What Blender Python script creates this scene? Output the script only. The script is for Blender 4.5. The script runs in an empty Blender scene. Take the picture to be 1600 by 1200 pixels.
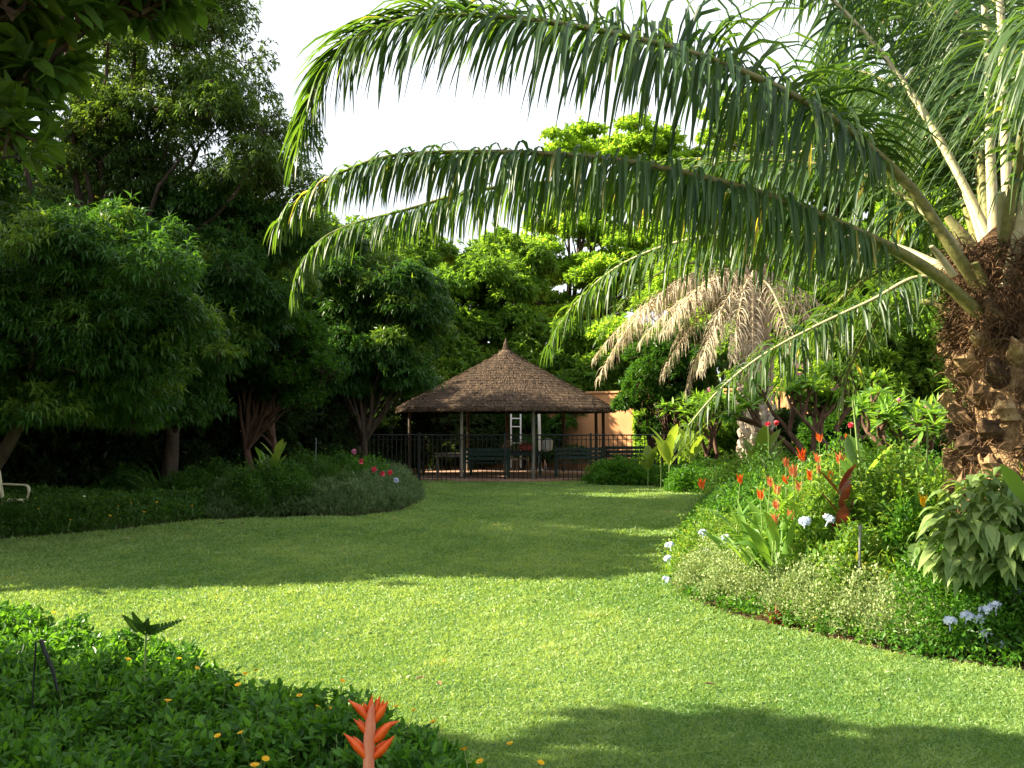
import bpy, math, numpy as np
from mathutils import Vector
C = bpy.context.scene
col = C.collection
R = np.random.default_rng(7)
def rad(a): return math.radians(a)

# ---------------------------------------------------------------- camera
F = 1640.0; CH = 1.6; PITCH = math.atan(65.0/F)
cd = bpy.data.cameras.new('camera'); cam = bpy.data.objects.new('camera', cd); col.objects.link(cam)
cam.location = (0, 0, CH); cam.rotation_euler = (rad(90)+PITCH, 0, 0)
cd.sensor_width = 36; cd.lens = 36*F/1600; cd.clip_end = 2000; cd.clip_start = 0.05
C.camera = cam
# ---------------------------------------------------------------- light
SUN_EL = 31.0
SUN_AZ = -89.0        # degrees from +Y, negative to the left
sd = Vector((math.sin(rad(SUN_AZ))*math.cos(rad(SUN_EL)), math.cos(rad(SUN_AZ))*math.cos(rad(SUN_EL)), math.sin(rad(SUN_EL))))
sl = bpy.data.lights.new('sun', 'SUN'); sun = bpy.data.objects.new('sun', sl); col.objects.link(sun)
sl.energy = 5.0; sl.angle = rad(0.5); sl.color = (1.0, 0.89, 0.67)
sun.rotation_euler = sd.to_track_quat('Z', 'Y').to_euler()
w = bpy.data.worlds.new('World'); C.world = w; w.use_nodes = True
nt = w.node_tree; nt.nodes.clear()
sky = nt.nodes.new('ShaderNodeTexSky'); sky.sky_type = 'NISHITA'; sky.sun_disc = False
sky.sun_elevation = rad(SUN_EL); sky.sun_rotation = rad(SUN_AZ); sky.dust_density = 4.0; sky.air_density = 1.2
tc = nt.nodes.new('ShaderNodeTexCoord'); nz = nt.nodes.new('ShaderNodeTexNoise'); nz.inputs['Scale'].default_value = 1.6; nz.inputs['Detail'].default_value = 5
mr = nt.nodes.new('ShaderNodeMapRange'); mr.inputs[1].default_value = 0.25; mr.inputs[2].default_value = 0.62; mr.inputs[3].default_value = 0.55; mr.inputs[4].default_value = 0.95
mx = nt.nodes.new('ShaderNodeMix'); mx.data_type = 'RGBA'; mx.inputs[7].default_value = (6.5, 6.8, 7.3, 1)
bg = nt.nodes.new('ShaderNodeBackground'); bg.inputs[1].default_value = 0.05
wo = nt.nodes.new('ShaderNodeOutputWorld')
L_ = nt.links.new
L_(tc.outputs['Generated'], nz.inputs['Vector']); L_(nz.outputs[0], mr.inputs[0]); L_(mr.outputs[0], mx.inputs[0])
L_(sky.outputs[0], mx.inputs[6]); L_(mx.outputs[2], bg.inputs[0]); L_(bg.outputs[0], wo.inputs[0])
C.view_settings.view_transform = 'Standard'; C.view_settings.look = 'None'; C.view_settings.gamma = 1
C.view_settings.exposure = 2.1
C.cycles.max_bounces = 8; C.cycles.diffuse_bounces = 4; C.cycles.transmission_bounces = 4; C.cycles.glossy_bounces = 2

# ---------------------------------------------------------------- helpers
def at(px, py, Y):                       # world point at depth Y seen at that place of the photograph
    u = (px-800)/F; v = (600-py)/F
    y = math.cos(PITCH)-v*math.sin(PITCH); z = math.sin(PITCH)+v*math.cos(PITCH)
    return np.array([u/y*Y, Y, CH+z/y*Y])
def gp(px, py, z=0.0):                   # point of height z at that place of the photograph
    u = (px-800)/F; v = (600-py)/F
    y = math.cos(PITCH)-v*math.sin(PITCH); zz = math.sin(PITCH)+v*math.cos(PITCH)
    Y = (z-CH)/zz*y
    return np.array([u/y*Y, Y, z])
def nrm(a): return a/np.maximum(np.linalg.norm(a, axis=-1, keepdims=True), 1e-9)
def rnd(n, lo=0., hi=1.): return R.uniform(lo, hi, n)
def rdir(n): return nrm(R.normal(size=(n, 3)))
UP = np.array([0, 0, 1.0])
class Acc:
    def __init__(s): s.v = []; s.f = []; s.m = []; s.r = []; s.n = 0; s.sm = []
    def add(s, v, f, mat=0, rn=None, smooth=False):
        v = np.asarray(v, dtype=np.float64).reshape(-1, 3); f = np.asarray(f, dtype=np.int64)
        if f.shape[1] == 3: f = np.column_stack([f, -np.ones(len(f), int)-s.n])
        s.v.append(v); s.f.append(f+s.n); s.n += len(v)
        s.m.append(np.full(len(f), mat)); s.sm.append(np.full(len(f), smooth))
        s.r.append(np.full(len(f), R.random()) if rn is None else np.broadcast_to(rn, (len(f),)))
        return s
    def build(s, name, mats, parent=None, loc=None):
        V = np.concatenate(s.v); Fc = np.concatenate(s.f)
        if loc is not None: V = V-np.asarray(loc)
        me = bpy.data.meshes.new(name); me.vertices.add(len(V)); me.vertices.foreach_set('co', V.astype(np.float32).ravel())
        tot = np.where(Fc[:, 3] < 0, 3, 4); li = Fc.ravel(); li = li[li >= 0]
        me.loops.add(len(li)); me.loops.foreach_set('vertex_index', li.astype(np.int32))
        me.polygons.add(len(Fc)); st = np.concatenate([[0], np.cumsum(tot)[:-1]])
        me.polygons.foreach_set('loop_start', st.astype(np.int32)); me.polygons.foreach_set('loop_total', tot.astype(np.int32))
        me.polygons.foreach_set('material_index', np.concatenate(s.m).astype(np.int32))
        me.polygons.foreach_set('use_smooth', np.concatenate(s.sm).astype(bool))
        a = me.attributes.new('rnd', 'FLOAT', 'FACE'); a.data.foreach_set('value', np.concatenate(s.r).astype(np.float32))
        me.update(calc_edges=True)
        for m in (mats if isinstance(mats, (list, tuple)) else [mats]): me.materials.append(m)
        o = bpy.data.objects.new(name, me); col.objects.link(o)
        if parent is not None: o.parent = parent
        elif loc is not None: o.location = loc
        return o
def tag(o, label=None, cat=None, group=None, kind=None):
    if label: o['label'] = label
    if cat: o['category'] = cat
    if group: o['group'] = group
    if kind: o['kind'] = kind
    return o
def thing(name, loc, label, cat, group=None):
    o = bpy.data.objects.new(name, None); col.objects.link(o); o.location = tuple(loc); o.empty_display_size = .1
    return tag(o, label, cat, group)
def leaves(acc, base, d, up, L, W, droop=0., prof=None, fold=0., mat=0, rn=None, smooth=False):
    """N leaves. prof=None: one kite; else rows of half widths. droop bends the leaf towards the ground."""
    N = len(base)
    if N == 0: return
    L = np.broadcast_to(L, (N,)).astype(float); W = np.broadcast_to(W, (N,)).astype(float); droop = np.broadcast_to(droop, (N,)).astype(float)
    d = nrm(d); side = nrm(np.cross(d, up)); nn = np.cross(side, d)
    rn = rnd(N) if rn is None else rn
    if prof is None:
        mid = base+d*(L*.45)[:, None]; tip = base+nrm(d-UP*droop[:, None])*L[:, None]
        v = np.stack([base, mid-side*(W/2)[:, None], tip, mid+side*(W/2)[:, None]], 1)
        f = np.arange(N*4).reshape(N, 4); acc.add(v, f, mat, rn, smooth); return
    S = len(prof); rows = []; p = base.copy()
    for i in range(S):
        t = i/(S-1); dt = nrm(d-UP*(droop*t*1.6)[:, None])
        n2 = np.cross(side, dt)
        wv = side*(W*prof[i]*.5)[:, None]
        if fold: rows.append(np.stack([p-wv, p-n2*(W*prof[i]*fold*.5)[:, None], p+wv], 1))
        else: rows.append(np.stack([p-wv, p+wv], 1))
        p = p+dt*(L/(S-1))[:, None]
    v = np.stack(rows, 1)                                    # N,S,c,3
    c = v.shape[2]; fs = []
    for i in range(S-1):
        for k in range(c-1): fs.append([i*c+k, i*c+k+1, (i+1)*c+k+1, (i+1)*c+k])
    fs = np.array(fs); f = (fs[None]+(np.arange(N)*S*c)[:, None, None]).reshape(-1, 4)
    acc.add(v, f, mat, np.repeat(rn, len(fs)), smooth)
def tube(acc, pts, rr, sides=8, mat=0, cap=True, smooth=True, rn=None, flat=1.0):
    pts = np.asarray(pts, float); n = len(pts); rr = np.broadcast_to(rr, (n,))
    t = nrm(np.gradient(pts, axis=0)); ref = np.array([0, 0, 1.]) if abs(t[0][2]) < .9 else np.array([0, 1., 0])
    u = nrm(np.cross(t, ref)); w_ = np.cross(t, u)
    a = np.arange(sides)*2*math.pi/sides
    ring = pts[:, None]+(u[:, None]*np.cos(a)[None, :, None]+w_[:, None]*np.sin(a)[None, :, None]*flat)*rr[:, None, None]
    f = []
    for i in range(n-1):
        for k in range(sides):
            k2 = (k+1) % sides; f.append([i*sides+k, i*sides+k2, (i+1)*sides+k2, (i+1)*sides+k])
    V = ring.reshape(-1, 3)
    acc.add(V, f, mat, rn, smooth)
    if cap:
        for i, s in ((0, -1), (n-1, 1)):
            acc.add(np.vstack([ring[i], pts[i][None]]), [[k, (k+1) % sides, sides] for k in range(sides)], mat, rn, False)
def spline(P, n):
    P = np.asarray(P, float); Q = np.vstack([2*P[0]-P[1], P, 2*P[-1]-P[-2]]); out = []
    for t in np.linspace(0, len(P)-1-1e-6, n):
        i = int(t); u = t-i; a, b, c, d = Q[i:i+4]
        out.append(.5*((2*b)+(-a+c)*u+(2*a-5*b+4*c-d)*u*u+(-a+3*b-3*c+d)*u**3))
    return np.array(out)
def box(acc, c, s, mat=0, rz=0., rx=0., ry=0., bev=0.):
    c = np.asarray(c, float); s = np.asarray(s, float)/2
    if bev > 0:
        b = min(bev, s.min()*.9); v = []
        for ax in range(3):
            for sx in (-1, 1):
                for sy in (-1, 1):
                    for sz in (-1, 1):
                        q = s-b; q = q.copy(); q[ax] = s[ax]; v.append(q*np.array([sx, sy, sz]))
        v = np.array(v)
        import itertools
        f = []
        def idx(ax, sg): return ax*8+int((sg[0]+1)/2)*4+int((sg[1]+1)/2)*2+int((sg[2]+1)/2)
        for ax in range(3):
            for sg in (-1, 1):
                o1, o2 = [k for k in range(3) if k != ax]; q = []
                for a_, b_ in ((-1, -1), (1, -1), (1, 1), (-1, 1)):
                    g = [0, 0, 0]; g[ax] = sg; g[o1] = a_; g[o2] = b_; q.append(idx(ax, g))
                f.append(q)
        for ax in range(3):
            o1, o2 = [k for k in range(3) if k != ax]
            for a_ in (-1, 1):
                for b_ in (-1, 1):
                    g1 = [0, 0, 0]; g1[o1] = a_; g1[o2] = b_; g2 = list(g1); g1[ax] = -1; g2[ax] = 1
                    f.append([idx(o1, g1), idx(o1, g2), idx(o2, g2), idx(o2, g1)])
        tri = []
        for sx in (-1, 1):
            for sy in (-1, 1):
                for sz in (-1, 1): tri.append([idx(0, (sx, sy, sz)), idx(1, (sx, sy, sz)), idx(2, (sx, sy, sz)), -1])
    else:
        v = np.array([[x, y, z] for x in (-1, 1) for y in (-1, 1) for z in (-1, 1)])*s
        f = [[0, 1, 3, 2], [4, 6, 7, 5], [0, 4, 5, 1], [2, 3, 7, 6], [0, 2, 6, 4], [1, 5, 7, 3]]; tri = None
    for a_, (i, j) in ((rx, (1, 2)), (ry, (2, 0)), (rz, (0, 1))):
        if a_:
            ca, sa = math.cos(a_), math.sin(a_); x = v[:, i]*ca-v[:, j]*sa; y = v[:, i]*sa+v[:, j]*ca; v = v.copy(); v[:, i] = x; v[:, j] = y
    acc.add(v+c, f, mat)
    if tri: acc.add(v+c, np.array(tri)[:, :3], mat)
    return acc
def cell(x, y, c, seed=0):
    r = np.random.default_rng(seed).random(4096); i = np.floor(x/c+.35*np.sin(y*3)).astype(int); j = np.floor(y/c+.35*np.sin(x*4)).astype(int)
    return r[(i*73+j*179) % 4096]
def inpoly(P, poly):
    x, y = P[:, 0], P[:, 1]; ins = np.zeros(len(P), bool); n = len(poly); j = n-1
    for i in range(n):
        xi, yi = poly[i][:2]; xj, yj = poly[j][:2]
        c = ((yi > y) != (yj > y)) & (x < (xj-xi)*(y-yi)/(yj-yi+1e-12)+xi); ins ^= c; j = i
    return ins
def edge_dist(P, poly):
    d = np.full(len(P), 1e9); n = len(poly)
    for i in range(n):
        a = np.array(poly[i][:2]); b = np.array(poly[(i+1) % n][:2]); ab = b-a
        t = np.clip(((P[:, :2]-a)@ab)/(ab@ab), 0, 1); d = np.minimum(d, np.linalg.norm(P[:, :2]-a-t[:, None]*ab, axis=1))
    return d
def bump2(x, y, s, seed=0):                # smooth pseudo noise 0..1
    r = np.random.default_rng(seed); o = np.zeros_like(x)
    for k in range(6):
        a = r.uniform(0, 6.28); f_ = s*r.uniform(.6, 1.8); o += np.sin((x*math.cos(a)+y*math.sin(a))*f_+r.uniform(0, 6.28))
    return np.clip(.5+o/7, 0, 1)

# ---------------------------------------------------------------- materials
def ntree(name):
    m = bpy.data.materials.new(name); m.use_nodes = True; t = m.node_tree; t.nodes.clear(); return m, t, t.nodes.new, t.links.new
def leaf_mat(name, c1, c2, trans=.38, tcol=None, rough=.45, dry=None, spec=.22):
    m, t, N, L = ntree(name)
    at_ = N('ShaderNodeAttribute'); at_.attribute_name = 'rnd'
    ramp = N('ShaderNodeValToRGB'); e = ramp.color_ramp.elements; e[0].color = (*c1, 1); e[1].color = (*c2, 1); e[0].position = 0; e[1].position = .9
    if dry is not None:
        e2 = ramp.color_ramp.elements.new(.955); e2.color = (*c2, 1); e3 = ramp.color_ramp.elements.new(.985); e3.color = (*dry, 1)
    tx = N('ShaderNodeTexNoise'); tx.inputs['Scale'].default_value = 1.3; tx.inputs['Detail'].default_value = 3
    g = N('ShaderNodeNewGeometry'); L(g.outputs['Position'], tx.inputs['Vector'])
    ad = N('ShaderNodeMath'); ad.operation = 'MULTIPLY_ADD'; L(tx.outputs[0], ad.inputs[0]); ad.inputs[1].default_value = .5; ad.inputs[2].default_value = -.25
    ad2 = N('ShaderNodeMath'); ad2.operation = 'ADD'; L(at_.outputs['Fac'], ad2.inputs[0]); L(ad.outputs[0], ad2.inputs[1]); L(ad2.outputs[0], ramp.inputs[0])
    p = N('ShaderNodeBsdfPrincipled'); p.inputs['Roughness'].default_value = rough; p.inputs['Specular IOR Level'].default_value = spec
    L(ramp.outputs[0], p.inputs['Base Color'])
    tr = N('ShaderNodeBsdfTranslucent'); hs = N('ShaderNodeMix'); hs.data_type = 'RGBA'; hs.blend_type = 'MULTIPLY'; hs.inputs[0].default_value = 1
    L(ramp.outputs[0], hs.inputs[6]); hs.inputs[7].default_value = (*(tcol or (2.6, 2.3, .9)), 1); L(hs.outputs[2], tr.inputs[0])
    mx = N('ShaderNodeMixShader'); mx.inputs[0].default_value = trans; L(p.outputs[0], mx.inputs[1]); L(tr.outputs[0], mx.inputs[2])
    o = N('ShaderNodeOutputMaterial'); L(mx.outputs[0], o.inputs[0]); return m
def noise_mat(name, c1, c2, scale=8, rough=.85, bump=.3, stretch=(1, 1, 1), c3=None, spec=.3, metal=0., detail=6, usernd=0.):
    m, t, N, L = ntree(name)
    tc = N('ShaderNodeTexCoord'); mp = N('ShaderNodeMapping'); mp.inputs['Scale'].default_value = stretch
    L(tc.outputs['Object'], mp.inputs[0])
    tx = N('ShaderNodeTexNoise'); tx.inputs['Scale'].default_value = scale; tx.inputs['Detail'].default_value = detail; tx.inputs['Roughness'].default_value = .65
    L(mp.outputs[0], tx.inputs['Vector'])
    ramp = N('ShaderNodeValToRGB'); e = ramp.color_ramp.elements; e[0].color = (*c1, 1); e[1].color = (*c2, 1); e[0].position = .32; e[1].position = .68
    if c3 is not None: e3 = ramp.color_ramp.elements.new(.8); e3.color = (*c3, 1)
    if usernd:
        at_ = N('ShaderNodeAttribute'); at_.attribute_name = 'rnd'; ma = N('ShaderNodeMath'); ma.operation = 'MULTIPLY_ADD'
        L(at_.outputs['Fac'], ma.inputs[0]); ma.inputs[1].default_value = usernd; ma.inputs[2].default_value = -usernd/2
        m2 = N('ShaderNodeMath'); L(tx.outputs[0], m2.inputs[0]); L(ma.outputs[0], m2.inputs[1]); L(m2.outputs[0], ramp.inputs[0])
    else: L(tx.outputs[0], ramp.inputs[0])
    p = N('ShaderNodeBsdfPrincipled'); p.inputs['Roughness'].default_value = rough; p.inputs['Specular IOR Level'].default_value = spec; p.inputs['Metallic'].default_value = metal
    L(ramp.outputs[0], p.inputs['Base Color'])
    if bump:
        b = N('ShaderNodeBump'); b.inputs['Strength'].default_value = bump; b.inputs['Distance'].default_value = .02; L(tx.outputs[0], b.inputs['Height']); L(b.outputs[0], p.inputs['Normal'])
    o = N('ShaderNodeOutputMaterial'); L(p.outputs[0], o.inputs[0]); return m
M = {}
M['mango'] = leaf_mat('mango_leaf', (.018, .055, .012), (.05, .13, .02), dry=(.20, .17, .05), rough=.42)
M['mango_new_sunlit'] = leaf_mat('mango_leaf_bright', (.045, .11, .018), (.12, .20, .03), rough=.4)  # brighter leaf colour for new growth and for sunlit patches
M['fine'] = leaf_mat('fine_leaf', (.03, .07, .018), (.09, .15, .03), dry=(.30, .24, .06), rough=.4)
M['citrus'] = leaf_mat('glossy_small_leaf', (.02, .065, .01), (.05, .13, .015), rough=.35)
M['airy'] = leaf_mat('feathery_leaf', (.085, .18, .025), (.24, .38, .06), trans=.55, rough=.5)
M['backtree'] = leaf_mat('background_leaf', (.05, .12, .018), (.15, .26, .04), trans=.52, rough=.5)
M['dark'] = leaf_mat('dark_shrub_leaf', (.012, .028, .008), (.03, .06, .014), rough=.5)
M['over'] = leaf_mat('broad_overhanging_leaf', (.03, .075, .012), (.07, .14, .018), dry=(.5, .35, .04), rough=.5)
M['palm'] = leaf_mat('palm_leaflet', (.022, .058, .022), (.065, .12, .028), trans=.40, tcol=(3.2, 3.0, .7), dry=(.34, .28, .11), rough=.42, spec=.4)
M['palm_y'] = leaf_mat('palm_leaflet_yellowing', (.07, .10, .025), (.20, .22, .06), trans=.45, tcol=(2.6, 2.2, .8), dry=(.5, .40, .18), rough=.4)
M['palm_dead'] = leaf_mat('palm_leaflet_dead', (.30, .25, .17), (.66, .58, .42), trans=.25, tcol=(1.3, 1.1, .8), rough=.8, spec=.15)
M['rachis'] = noise_mat('palm_midrib', (.09, .10, .03), (.22, .20, .07), 22, .5, .3, (1, 1, 1), c3=(.20, .13, .07))
M['rachis_sunlit'] = noise_mat('palm_stalk_sunlit', (.30, .28, .14), (.50, .45, .28), 12, .55, .3, c3=(.24, .13, .08))  # paler copy of the midrib; sunlight on the stalks is in its colour
M['rachis_dead'] = noise_mat('palm_midrib_dead', (.32, .23, .13), (.55, .44, .28), 14, .8, .2)
M['fibre'] = noise_mat('palm_fibre', (.05, .028, .014), (.17, .095, .045), 30, .95, .4, usernd=.6)
M['boot'] = noise_mat('palm_leaf_base', (.06, .035, .02), (.30, .19, .09), 17, .95, 1.0, c3=(.42, .31, .17), usernd=.45)
M['boot_pale'] = noise_mat('palm_trunk_pale', (.26, .20, .15), (.50, .42, .33), 7, .9, .6, c3=(.3, .18, .1), usernd=.4)
M['bark'] = noise_mat('bark_brown', (.04, .027, .02), (.11, .08, .055), 9, .9, .7, (1, 1, .25))
M['bark_red'] = noise_mat('bark_reddish', (.06, .03, .02), (.15, .085, .055), 9, .9, .6, (1, 1, .3))
M['bark_grey'] = noise_mat('bark_grey', (.16, .13, .10), (.36, .31, .25), 6, .85, .5, (1, 1, .4))
M['twig'] = noise_mat('twig', (.06, .04, .02), (.14, .10, .05), 20, .9, 0)
M['soil'] = noise_mat('soil', (.05, .028, .016), (.14, .075, .04), 5, .95, .8)
M['wall'] = noise_mat('ochre_plaster', (.42, .20, .085), (.56, .29, .13), 1.2, .9, .15, c3=(.62, .36, .18), detail=9)
M['wall_red'] = noise_mat('red_brown_plaster', (.22, .08, .045), (.30, .12, .07), 1.5, .9, .2, detail=9)
M['thatch'] = noise_mat('thatch', (.045, .030, .020), (.125, .082, .05), 16, .95, .5, (1, 1, 5), c3=(.24, .16, .095), usernd=.5)
M['black'] = noise_mat('black_painted_metal', (.008, .010, .010), (.022, .026, .024), 20, .5, .05)
M['postg'] = noise_mat('weathered_post', (.10, .09, .07), (.26, .24, .20), 10, .8, .2, (1, 1, .3))
M['white'] = noise_mat('white_paint', (.68, .67, .64), (.82, .82, .80), 6, .5, .05)
M['cream'] = noise_mat('cream_plastic', (.62, .58, .36), (.72, .68, .45), 4, .4, .03)
M['green_p'] = noise_mat('dark_green_paint', (.012, .04, .032), (.03, .07, .055), 8, .5, .1)
M['pave'] = noise_mat('terracotta_paving', (.24, .13, .08), (.42, .27, .18), 4, .85, .3)
M['metal'] = noise_mat('grey_metal', (.16, .17, .17), (.30, .31, .31), 12, .45, .1, metal=.4)
M['cane'] = noise_mat('cane', (.42, .34, .24), (.60, .52, .40), 12, .7, .1)
M['red_cloth'] = noise_mat('red_cloth', (.35, .06, .05), (.45, .10, .08), 6, .9, .1)
M['orange'] = leaf_mat('orange_bract', (.78, .10, .015), (.88, .20, .03), trans=.3, tcol=(1.2, 1, .8), rough=.45)
M['salmon'] = leaf_mat('salmon_bract', (.78, .20, .07), (.85, .36, .16), trans=.25, tcol=(1.1, 1, .9), rough=.45)
M['pinkred'] = leaf_mat('pink_red_petal', (.62, .03, .05), (.78, .10, .14), trans=.3, tcol=(1.1, 1, .9))
M['pink'] = leaf_mat('pink_petal', (.60, .15, .30), (.78, .36, .50), trans=.3, tcol=(1.1, 1, 1))
M['yellow'] = leaf_mat('yellow_petal', (.80, .42, .01), (.86, .56, .02), trans=.3, tcol=(1.1, 1, .6))
M['paleblue'] = leaf_mat('pale_blue_petal', (.55, .62, .84), (.78, .84, .93), trans=.3, tcol=(1, 1, 1), rough=.6)
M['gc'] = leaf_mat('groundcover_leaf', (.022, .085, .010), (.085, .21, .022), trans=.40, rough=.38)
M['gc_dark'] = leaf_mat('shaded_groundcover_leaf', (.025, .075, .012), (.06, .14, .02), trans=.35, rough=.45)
M['lav'] = leaf_mat('grey_green_leaf', (.05, .10, .03), (.14, .20, .08), trans=.25, tcol=(1.5, 1.6, 1), rough=.7)
M['silver'] = leaf_mat('variegated_silver_leaf', (.09, .17, .04), (.40, .46, .22), trans=.3, tcol=(1.4, 1.4, .8), rough=.6)
M['bush'] = leaf_mat('yellow_green_leaf', (.055, .15, .018), (.19, .30, .05), trans=.38, rough=.4, dry=(.28, .30, .06))
M['big'] = leaf_mat('large_drooping_leaf', (.10, .17, .05), (.22, .30, .10), trans=.3, tcol=(2, 2, .8), rough=.4)
M['heli'] = leaf_mat('lance_leaf', (.07, .17, .025), (.18, .32, .06), trans=.4, rough=.4, spec=.4)
M['canna'] = leaf_mat('canna_leaf', (.07, .16, .03), (.15, .27, .06), trans=.4, rough=.35, spec=.6)
M['canna_y'] = leaf_mat('yellow_green_broad_leaf', (.10, .18, .03), (.20, .28, .05), trans=.4, rough=.45)
M['canna_r'] = leaf_mat('maroon_leaf', (.10, .02, .015), (.24, .07, .04), trans=.3, tcol=(2, 1, .8), rough=.35, spec=.6)
M['stem'] = noise_mat('green_stem', (.10, .17, .04), (.22, .30, .09), 14, .5, 0)
M['stem_pink'] = noise_mat('pink_spathe', (.48, .10, .045), (.62, .27, .16), 160, .5, .3, (1, 1, .06), c3=(.55, .33, .2))
M['grassm'] = leaf_mat('grass_blade', (.075, .185, .032), (.29, .41, .13), trans=.40, tcol=(1.9, 1.6, .7), rough=.42, spec=.5, dry=(.42, .38, .16))
M['bract'] = noise_mat('waxy_orange_bract', (.56, .055, .004), (.78, .13, .010), 120, .35, .25, (1, 1, .25), c3=(.78, .22, .05), spec=.5)
# lawn sheet: green with mottling
def lawn_mat():
    m, t, N, L = ntree('lawn_turf')
    g = N('ShaderNodeNewGeometry'); a = N('ShaderNodeTexNoise'); a.inputs['Scale'].default_value = 45; a.inputs['Detail'].default_value = 6
    b = N('ShaderNodeTexNoise'); b.inputs['Scale'].default_value = .9; b.inputs['Detail'].default_value = 4
    L(g.outputs['Position'], a.inputs[0]); L(g.outputs['Position'], b.inputs[0])
    r1 = N('ShaderNodeValToRGB'); e = r1.color_ramp.elements; e[0].color = (.028, .09, .015, 1); e[1].color = (.10, .22, .045, 1); e[0].position = .35; e[1].position = .65
    r2 = N('ShaderNodeValToRGB'); e = r2.color_ramp.elements; e[0].color = (.8, .85, .8, 1); e[1].color = (1.15, 1.08, 1, 1); e[0].position = .35; e[1].position = .65
    L(a.outputs[0], r1.inputs[0]); L(b.outputs[0], r2.inputs[0])
    mx = N('ShaderNodeMix'); mx.data_type = 'RGBA'; mx.blend_type = 'MULTIPLY'; mx.inputs[0].default_value = 1; L(r1.outputs[0], mx.inputs[6]); L(r2.outputs[0], mx.inputs[7])
    p = N('ShaderNodeBsdfPrincipled'); p.inputs['Roughness'].default_value = .9; L(mx.outputs[2], p.inputs['Base Color'])
    bu = N('ShaderNodeBump'); bu.inputs['Strength'].default_value = .9; bu.inputs['Distance'].default_value = .03; L(a.outputs[0], bu.inputs['Height']); L(bu.outputs[0], p.inputs['Normal'])
    o = N('ShaderNodeOutputMaterial'); L(p.outputs[0], o.inputs[0]); return m
M['lawn'] = lawn_mat()

# ================================================================ THE SETTING
a = Acc(); a.add([[-400, -300, -.02], [400, -300, -.02], [400, 900, -.02], [-400, 900, -.02]], [[0, 1, 2, 3]])
tag(a.build('ground', M['soil']), kind='structure')
RB = [gp(*p) for p in ((1160, 762), (1128, 772), (1090, 800), (1055, 850), (1042, 905), (1080, 940), (1160, 966), (1250, 988), (1400, 1022), (1500, 1038), (1620, 1052))]
LBd = [gp(*p) for p in ((-60, 852), (0, 845), (150, 832), (320, 814), (450, 809), (570, 807), (630, 798), (660, 782), (655, 768), (620, 757), (585, 752))]
FB = [gp(-60, 948, .3), gp(0, 955, .3), gp(180, 985, .3), gp(300, 1015, .3), gp(430, 1060, .28), gp(560, 1085, .28), gp(640, 1115, .25), gp(700, 1160, .2), gp(760, 1200, .12), np.array([.05, 3.6, 0]), np.array([.2, 2.4, 0]), np.array([.1, 1.2, 0])]
lawn_poly = [p[:2] for p in LBd[::-1]]            # from the fence back along the left bed to the frame edge
lawn_poly += [[-12, LBd[0][1]-.8], [-12, FB[0][1]]] + [p[:2] for p in FB] + [[.1, -6], [6, -6], [6, RB[-1][1]-.4]] + [p[:2] for p in RB[::-1]]
back_r = [gp(1150, 762), gp(1060, 763), gp(960, 757), gp(900, 752)]
lawn_poly += [p[:2] for p in back_r] + [[1.9, 30.6], [-3.9, 30.6]]
import bmesh
def sheet(name, poly, z, m):
    bm = bmesh.new(); bm.faces.new([bm.verts.new((p[0], p[1], z)) for p in poly]); bmesh.ops.triangulate(bm, faces=bm.faces[:])
    me = bpy.data.meshes.new(name); bm.normal_update(); bm.to_mesh(me); bm.free(); me.materials.append(m)
    o = bpy.data.objects.new(name, me); col.objects.link(o); return o
tag(sheet('lawn', lawn_poly, 0.0, M['lawn']), kind='structure')
# paved ground under the gazebo
th = np.linspace(0, 2*math.pi, 48, endpoint=False)
a = Acc(); GC = np.array([at(790, 665, 33)[0], 33.0, 0])
rp = 3.9
v = [[GC[0]+rp*math.cos(t), GC[1]+rp*.84*math.sin(t), z] for z in (-.02, .07) for t in th]+[[GC[0], GC[1], .07]]
n = len(th); f = [[i, (i+1) % n, n+(i+1) % n, n+i] for i in range(n)]; a.add(v, f); a.add(v, [[n+i, n+(i+1) % n, 2*n] for i in range(n)])
tag(a.build('paving', M['pave']), kind='structure')

# ---------------------------------------------------------------- grass
def grass():
    n = 1150000
    Y = 4.2+(31-4.2)*rnd(n)**2.1
    X = (rnd(n)*1.36-.66)*(Y+.9); 
    P = np.column_stack([X, Y, np.zeros(n)]); k = inpoly(P, lawn_poly); P = P[k]
    nb = len(P); s = np.clip(P[:, 1]/7, .8, 2.4)
    d = rdir(nb)*np.array([1, 1, 0])*.9+np.array([0, 0, .75])+rdir(nb)*.25
    L = (.026+.018*rnd(nb))*s**.55; W = (.0058+.0032*rnd(nb))*s**1.15
    tuft = bump2(P[:, 0], P[:, 1], 9, 3)*bump2(P[:, 0], P[:, 1], 23, 5)
    rn = np.clip(rnd(nb)*.65+tuft*.4+.35*(bump2(P[:, 0], P[:, 1], 1.3, 61)-.35), 0, 1)*.94+(rnd(nb) > .994)*.06
    a = Acc(); leaves(a, P, d, rdir(nb)+UP*.01, L*(.75+tuft*.9), W, .25, None, 0, 0, rn)
    tag(a.build('grass', M['grassm']), label='short bright green turf covering the open lawn', cat='grass', kind='stuff')
grass()

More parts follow.
